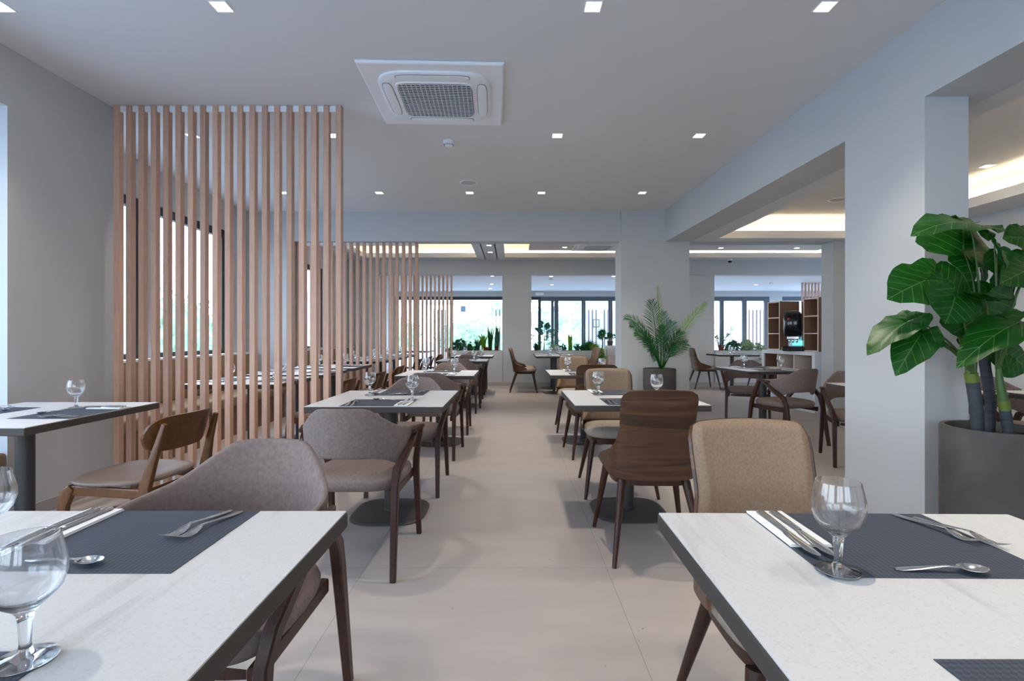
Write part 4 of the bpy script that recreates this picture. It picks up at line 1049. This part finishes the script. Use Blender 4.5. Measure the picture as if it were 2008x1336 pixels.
def leafy(base, n, rx, h, size, m, lab, hang=0.0, name='leafy_plant', round_=.8):
    mb = MB(); st = []
    for k in range(n):
        a = RP.uniform(0, 2 * PI); q = math.sqrt(RP.random()); z = RP.random()
        p = Vector((math.cos(a) * q * rx, -abs(math.sin(a)) * q * .14, z * h * (1 - .5 * q)))
        if hang and RP.random() < .45: p = Vector((RP.uniform(-.8, .8) * rx * .7, -.17 - RP.random() * .06, -RP.random() * hang))
        d = Vector((RP.uniform(-1, 1), RP.uniform(-1, .2), RP.uniform(-.4, .8))).normalized(); nrm = Vector((RP.uniform(-.5, .5), -1, RP.uniform(0, 1)))
        m4 = frame(p, p + d, nrm); s_ = size * RP.uniform(.7, 1.2); o0 = len(mb.v)
        ol = [(0, 0), (-.5 * round_, .35), (-.42 * round_, .7), (0, 1.0), (.42 * round_, .7), (.5 * round_, .35)]
        for x, y in ol: mb.v.append(tuple(m4 @ Vector((x * s_, y * s_, .12 * s_ * abs(x)))))
        mb.uv[len(mb.f)] = [(.2 + .1 * i, .3) for i in range(4)]; mb.f.append((o0, o0 + 1, o0 + 2, o0 + 3)); mb.uv[len(mb.f)] = [(.2 + .1 * i, .3) for i in range(4)]; mb.f.append((o0, o0 + 3, o0 + 4, o0 + 5))
        if k % 6 == 0: mb.tube([Vector((p.x * .2, 0, 0)), Vector((p.x * .6, p.y, max(p.z, .02) * .7)), p], .003, 4)
    return tag(mb.build(name, m, loc=base), lab, 'plant', 'plants in the built-in planters')
def PP(px, z=.765, D=11.82): return Vector(((px - 1004) / F * D, D, z))
leafy(PP(903), 130, .18, .34, .075, 'leaf_blue', 'bushy grey-green plant at the left end of the left planter')
leafy(PP(884), 90, .10, .12, .06, 'leaf_pale', 'pale trailing vine spilling over the left planter', hang=.28, name='trailing_vine')
leafy(PP(925), 90, .11, .22, .06, 'leaf_palm', 'low dark leafy plant in the middle of the left planter')
blades(PP(937), 26, .42, .035, 'leaf_blue', .16, 'blue-green spiky plant near the middle of the left planter', curve=.6)
blades(PP(948), 34, .50, .05, 'leaf_lime', .17, 'lime and green arching plant in the left planter', curve=.5)
blades(PP(961), 30, .66, .035, 'leaf_palm', .12, 'tall grassy plant behind the red rosettes in the left planter', curve=.3)
blades(PP(974), 16, .72, .055, 'leaf_blue', .07, 'upright snake plant at the right end of the left planter', curve=.1, name='snake_plant')
blades(PP(953, D=11.70), 26, .17, .04, 'leaf_red', .11, 'rust-red rosette plant on the left in the left planter', curve=.7)
blades(PP(973, D=11.70), 24, .20, .04, 'leaf_red', .09, 'rust-red rosette plant at the foot of the snake plant', curve=.7)
# conifer
t = empty('young_conifer', PP(1067, D=11.86)); tag(t, 'feathery young conifer rising above the right planter', 'plant', 'plants in the built-in planters')
MB().tube([(0, 0, 0), (.005, 0, .4), (0, 0, .74)], [.012, .008, .003], 8).build('stem', 'leg_walnut', t)
for k in range(15):
    z = .16 + k * .036; l = .34 * (1 - (k / 15) ** 1.3) + .05; a = k * 2.4
    d = Vector((math.cos(a), math.sin(a) * .35, .30)).normalized(); frond(t, (0, 0, z), Vector((0, 0, z)) + d * l, -.02, 'leaf_blue', .085, 15, (0, -1, .3), .12, wf=.013, fan=60)
blades(PP(1052), 40, .26, .03, 'leaf_palm', .14, 'small dark aloe at the left end of the right planter', curve=.3)
leafy(PP(1087), 90, .12, .24, .06, 'leaf_pale', 'pale grey-green bush beside the conifer')
leafy(PP(1103), 60, .09, .20, .055, 'leaf_blue', 'dark small-leaved plant between conifer and snake plant')
blades(PP(1118), 18, .50, .05, 'leaf_lime', .08, 'yellow-green upright snake plant in the right planter', curve=.05, name='snake_plant')
blades(PP(1132), 20, .26, .03, 'leaf_blue', .16, 'thin spiky plant right of the yellow-green snake plant', curve=.4)
leafy(PP(1146), 70, .15, .20, .07, 'leaf_palm', 'dark leafy plant left of the green fan leaves')
t = empty('fan_palm', PP(1181, D=11.86)); tag(t, 'small fan palm with round spiky crown in the right planter', 'plant', 'plants in the built-in planters')
MB().tube([(0, 0, 0), (.01, 0, .20), (0, 0, .42)], [.02, .015, .008], 8).build('stem', 'leg_walnut', t)
def fan(parent, c, r, m, nb=22, tilt=.3):
    mb = MB()
    for k in range(nb):
        a = R(-200) + R(400) * k / nb; d = Vector((math.cos(a), -.25 * RP.random(), math.sin(a))); s_ = Vector((-math.sin(a), 0, math.cos(a))) * .012; c_ = Vector(c); o0 = len(mb.v)
        for t_, w in ((.05, .5), (.5, 1), (1, .05)): p = c_ + d * r * t_; mb.v += [tuple(p - s_ * w), tuple(p + s_ * w)]
        for z_ in range(2): i0 = o0 + z_ * 2; mb.uv[len(mb.f)] = [(.2, .2), (.3, .2), (.3, .4), (.2, .4)]; mb.f.append((i0, i0 + 1, i0 + 3, i0 + 2))
    mb.build('fan_leaf', m, parent)
fan(t, (0, 0, .44), .13, 'leaf_palm'); fan(t, (-.04, -.03, .36), .11, 'leaf_palm', 16)
t = empty('fan_palm', PP(1160, D=11.78)); tag(t, 'bright green spreading fan leaves beside the small fan palm', 'plant', 'plants in the built-in planters')
fan(t, (-.06, 0, .14), .19, 'leaf_palm', 26); fan(t, (.08, -.04, .10), .16, 'leaf_lime', 22)
leafy(PP(1177, D=11.72), 60, .08, .06, .07, 'leaf_lime', 'bright green fern hanging over the right planter front', hang=.22, name='trailing_fern')
t = tag(MB().box(2.13, 2.75, 11.25, 11.59, 0, .70).build('cabinet', 'shelf_edge', bevel=.004), 'small pale cabinet just left of the central column', 'cabinet')
MB().box(2.11, 2.77, 11.23, 11.59, .70, .92).build('cabinet_top', 'white_paint', t, bevel=.004)
t = empty('potted_shrub', (2.20, 11.4, .92)); tag(t, 'little green and red plant in a dark pot on the pale cabinet', 'potted plant')
MB().lathe([(.05, 0), (.07, .1), (.064, .1), (.05, .08)], 20).build('pot', 'pot_concrete', t, smooth=True)
mb = MB()
for k in range(60):
    a, b, q = RP.uniform(0, 2 * PI), RP.uniform(-.3, 1.4), RP.uniform(.03, .11); p = Vector((math.cos(a) * math.cos(b) * q, math.sin(a) * math.cos(b) * q, .17 + math.sin(b) * q)); m4 = frame(p, p + Vector((RP.uniform(-1, 1), RP.uniform(-1, 1), .4)), (RP.uniform(-.5, .5), -1, .5))
    o0 = len(mb.v); mb.v += [tuple(m4 @ Vector(v_)) for v_ in ((0, 0, 0), (-.02, .03, 0), (0, .06, 0), (.02, .03, 0))]; mb.f.append((o0, o0 + 1, o0 + 2, o0 + 3))
mb.build('foliage', 'leaf_palm', t)
# right-hand planter
t = empty('small_palm', PP(1411, D=11.84)); tag(t, 'small palm with reddish base in the right room planter', 'plant', 'plants in the built-in planters')
for px, py, lf in ((1399, 622, .05), (1440, 640, .12), (1446, 668, .12), (1394, 640, .1), (1420, 628, .05), (1428, 655, .1), (1404, 660, .08), (1436, 680, .1)):
    frond(t, (RP.uniform(-.03, .03), 0, .02), P(px, py, 11.7) - PP(1411, D=11.84), lf, 'leaf_palm', .15, 14, (0, -1, .3), .3, wf=.010)
blades(PP(1414, D=11.70), 14, .22, .05, 'leaf_red', .08, 'rust-red rosette at the base of the small palm', curve=.4)
leafy(PP(1434), 110, .16, .30, .07, 'leaf_blue', 'dark leafy plant in the middle of the right room planter')
leafy(PP(1460), 150, .17, .32, .075, 'leaf_pale', 'variegated ivy in the right room planter beside the shelves', name='ivy')
leafy(PP(1484), 120, .16, .26, .07, 'leaf_pale', 'variegated ivy hanging down at the right end of the planter', hang=.42, name='ivy')

# ---------------------------------------------------------------- shelves and drinks machine
cb = empty('display_cabinet', (4.47, 7.50, 0), R(7.3)); tag(cb, 'white low cabinet with three open wooden compartments under the shelves', 'cabinet')
L_ = 1.27; D_ = .55
mb = MB(); mb.box(0, D_, 0, L_, .85, .907).box(0, D_, 0, .06, .0, .85).box(0, D_, L_ - .06, L_, 0, .85).box(0, D_, .06, L_ - .06, 0, .30).box(D_ - .03, D_, .06, L_ - .06, .3, .85)
mb.build('carcass', 'white_paint', cb, bevel=.002)
mb = MB(); mb.box(.02, D_ - .03, .062, .072, .305, .848).box(.02, D_ - .03, L_ - .072, L_ - .062, .305, .848).box(D_ - .042, D_ - .031, .072, L_ - .072, .305, .848).box(.02, D_ - .04, .072, L_ - .072, .301, .308).box(.02, D_ - .04, .072, L_ - .072, .842, .849)
mb.build('lining', 'shelf_wood', cb)
for y in (.46, .86): MB().box(.004, D_ - .045, y - .009, y + .009, .309, .841).build('divider', 'shelf_edge', cb)
def shelf_unit(y0, y1, lab):
    t = empty('shelf_unit', cb.matrix_basis @ Vector((.06, y0, .908)) if False else (4.47 + math.cos(R(7.3)) * .07 - math.sin(R(7.3)) * y0, 7.50 + math.sin(R(7.3)) * .07 + math.cos(R(7.3)) * y0, .908), R(7.3) - R(4))
    tag(t, lab, 'shelf unit', 'open shelf units on the white cabinet'); w = y1 - y0; H = .81; d = .34
    MB().box(d - .015, d, 0, w, 0, H).build('back_panel', 'shelf_wood', t)
    MB().box(.006, d - .015, 0, .016, 0, H).box(.006, d - .015, w - .016, w, 0, H).build('side_panel', 'shelf_wood', t)
    MB().box(0, .006, 0, .016, 0, H).box(0, .006, w - .016, w, 0, H).build('front_edge', 'shelf_edge', t)
    for k in range(4): MB().box(.0, d - .016, .017, w - .017, k * (H - .016) / 3, k * (H - .016) / 3 + .016).build('shelf', 'shelf_edge', t)
    return t
shelf_unit(.90, 1.25, 'left shelf column with three wooden compartments, left of the machine')
shelf_unit(.02, .37, 'right shelf column with three wooden compartments, beside the white pier')
t = empty('back_board', (4.47 + .38 - .12 * .38, 7.88, .908), R(7.3)); o_ = MB().box(0, .02, 0, .5, 0, .80).build('wood_panel', 'shelf_wood', loc=(4.83, 7.90, .908), rz=R(5)); tag(o_, 'plain wooden panel behind the drinks machine', 'panel'); bpy.data.objects.remove(t)
mc = empty('drinks_machine', (4.44, 8.04, .908), R(-25)); tag(mc, 'black glossy juice machine with chrome spouts between the shelf columns', 'drinks machine')
MB().box(-.15, .15, -.16, .16, 0, .07).build('drip_tray', 'black_plastic', mc, bevel=.012)
MB().box(-.05, .14, .02, .15, .07, .30).build('column', 'plastic_white', mc, bevel=.01)
body = []
for z, w, yf, yb in ((.22, .115, -.08, .12), (.25, .125, -.13, .13), (.35, .13, -.15, .14), (.48, .13, -.155, .14), (.56, .125, -.14, .14), (.61, .11, -.09, .13), (.635, .08, -.02, .11)):
    body.append([(x, y * 1.0, z) for x, y in superell(w, (yb - yf) / 2, 32, 4, 0, (yf + yb) / 2)])
MB().rings(body).build('housing', 'black_plastic', mc, smooth=True, angle=60)
MB().box(-.085, .085, -.155, -.10, .18, .235).build('spout_bar', 'steel', mc, bevel=.012)
for x in (-.05, 0, .05): MB().lathe([(.014, .13), (.018, .15), (.018, .19), (.010, .20)], 14).build('spout', 'steel', mc, smooth=True, loc=(x, -.13, 0))
MB().box(.0, .13, -.13, .02, .085, .165).build('lit_tank', 'led_blue', mc, bevel=.006)
MB().lathe([(.0, .0), (.016, .0), (.016, .006), (0, .008)], 14).build('button', 'red_dot', mc, loc=(-.07, -.158, .50)).rotation_euler = (R(90), 0, 0)
screen(8.28, 14.5, 2.655, 'short beech slat screen high behind the shelves in the right rear', n=16)

# ---------------------------------------------------------------- outside: veranda, hedge, trees
tag(MB().box(-12, 16, 17.72, 25, -.12, -.01).build('terrace', 'paving'), kind='structure')
pg = empty('pergola', (0, 17.8, 0)); tag(pg, 'white veranda roof with beams outside the rear glazing', 'pergola')
for i, x in enumerate((-9, -5.2, 5.6, 9.6)): MB().box(x - .07, x + .07, 4.4, 4.54, 0, 2.55).build('post', 'white_paint', pg)
for i in range(6): MB().box(-10, 14, .4 + i * .7, .5 + i * .7, 2.55, 2.72).build('beam', 'white_paint', pg)
for i in range(2): MB().box(-4.0 + i * .2, -1.2 + i * .5, 3.1 + i * .8, 3.6 + i * .8, 2.47, 2.54).build('heater', 'white_paint', pg)
for i, x in enumerate((-2.1, 1.9)): tag(MB().box(x - .1, x + .1, 21.8, 22.0, 2.15, 2.4).build('outdoor_lamp', 'frame_grey'), ('left', 'right')[i] + ' small dark lamp under the veranda roof', 'lamp')
def outslats(x0, n, y, zt, lab, p=.16):
    t = empty('outdoor_screen', (x0, y, 0)); tag(t, lab, 'slat screen', 'outdoor timber slat screens')
    for i in range(n): MB().box(i * p, i * p + .055, 0, .06, 0, zt).build('slat', 'ext_wood', t)
outslats(3.30, 3, 22, 2.25, 'three dark timber slats outside, left of the framed notice')
outslats(3.98, 3, 22, 2.25, 'three dark timber slats outside, right of the framed notice')
outslats(-.72, 3, 22, 2.25, 'pair of thin timber slats outside behind the left planter plants')
outslats(-3.4, 4, 22, 2.25, 'timber slats outside behind the farthest slat screen')
outslats(10.1, 6, 22, 2.25, 'six timber slats outside the right room glazing')
tag(MB().box(3.3, 5.4, 22.3, 22.5, 0, 2.6).build('garden_wall', 'white_paint'), kind='structure')
t = empty('framed_notice', (3.69, 22.27, 1.5)); tag(t, 'small framed notice on the white wall outside', 'notice')
MB().box(-.14, .14, 0, .02, 0, .34).build('frame', 'black_plastic', t); MB().box(-.115, .115, -.004, 0, .025, .315).build('sheet', 'print_paper', t)
def hedge(x, y, rx, ry, h, n, m, lab, cat='hedge', z0=0, s0=.14, name='hedge'):
    mb = MB()
    for k in range(n):
        a, b, q = RP.uniform(0, 2 * PI), RP.uniform(-1, 1), RP.uniform(.8, 1.05); cb_ = math.sqrt(1 - b * b)
        p = Vector((rx * math.cos(a) * cb_ * q, ry * math.sin(a) * cb_ * q, z0 + h / 2 + h / 2 * b * q)); m4 = frame(p, p + Vector((RP.uniform(-1, 1), RP.uniform(-1, 1), RP.uniform(-.5, 1))), (RP.uniform(-.5, .5), -1, .6)); s_ = s0 * RP.uniform(.6, 1.3)
        o0 = len(mb.v); mb.v += [tuple(m4 @ Vector(v_)) for v_ in ((0, 0, 0), (-s_ * .4, s_ * .5, 0), (0, s_, 0), (s_ * .4, s_ * .5, 0))]; mb.f.append((o0, o0 + 1, o0 + 2, o0 + 3))
    core = [[(rx * .85 * c_ * math.cos(2 * PI * k / 20), ry * .85 * c_ * math.sin(2 * PI * k / 20), z0 + h / 2 + h * .43 * z_) for k in range(20)] for z_, c_ in ((-1, .35), (-.6, .8), (0, 1), (.6, .8), (.9, .4))]
    mb.rings(core)
    if z0 > 0: mb.tube([(0, 0, -.12), (.05, 0, z0 * .6), (0, 0, z0 + h * .3)], [.14, .11, .08], 10)
    return tag(mb.build(name, m, loc=(x, y, 0)), lab, cat)
hedge(-2.2, 27, 1.9, .9, 2.0, 1400, 'hedge', 'green hedge outside beyond the left rear glazing')
hedge(-6.6, 27, 1.8, .9, 2.3, 900, 'hedge', 'taller green hedge outside behind the far slat screens')
hedge(3.0, 29, 1.6, .8, 1.0, 500, 'hedge', 'low hedge outside beyond the glass doors')
hedge(-.7, 34, .9, .9, 3.0, 500, 'tree_leaf', 'dim tree crown outside above the planter plants', 'tree', 1.8, .22, 'tree')
hedge(5.2, 36, .9, .9, 4.0, 500, 'tree_leaf', 'pointed tree outside beyond the glass doors', 'tree', .4, .22, 'tree')
hedge(2.6, 38, 1.6, .9, 2.0, 400, 'tree_leaf', 'distant greenery outside left of the pointed tree', 'tree', 1.2, .22, 'tree')
tag(MB().box(-9.2, -9.0, 1.5, 14, -.1, 1.3).build('garden_wall', 'stone_wall'), kind='structure')
hedge(-8.2, 7.5, .38, 2.6, 1.5, 900, 'hedge', 'green shrubs outside the left windows behind the banquette')
hedge(-8.2, 12.5, .38, 1.8, 2.2, 600, 'hedge', 'green shrubs outside the window behind the middle screen')
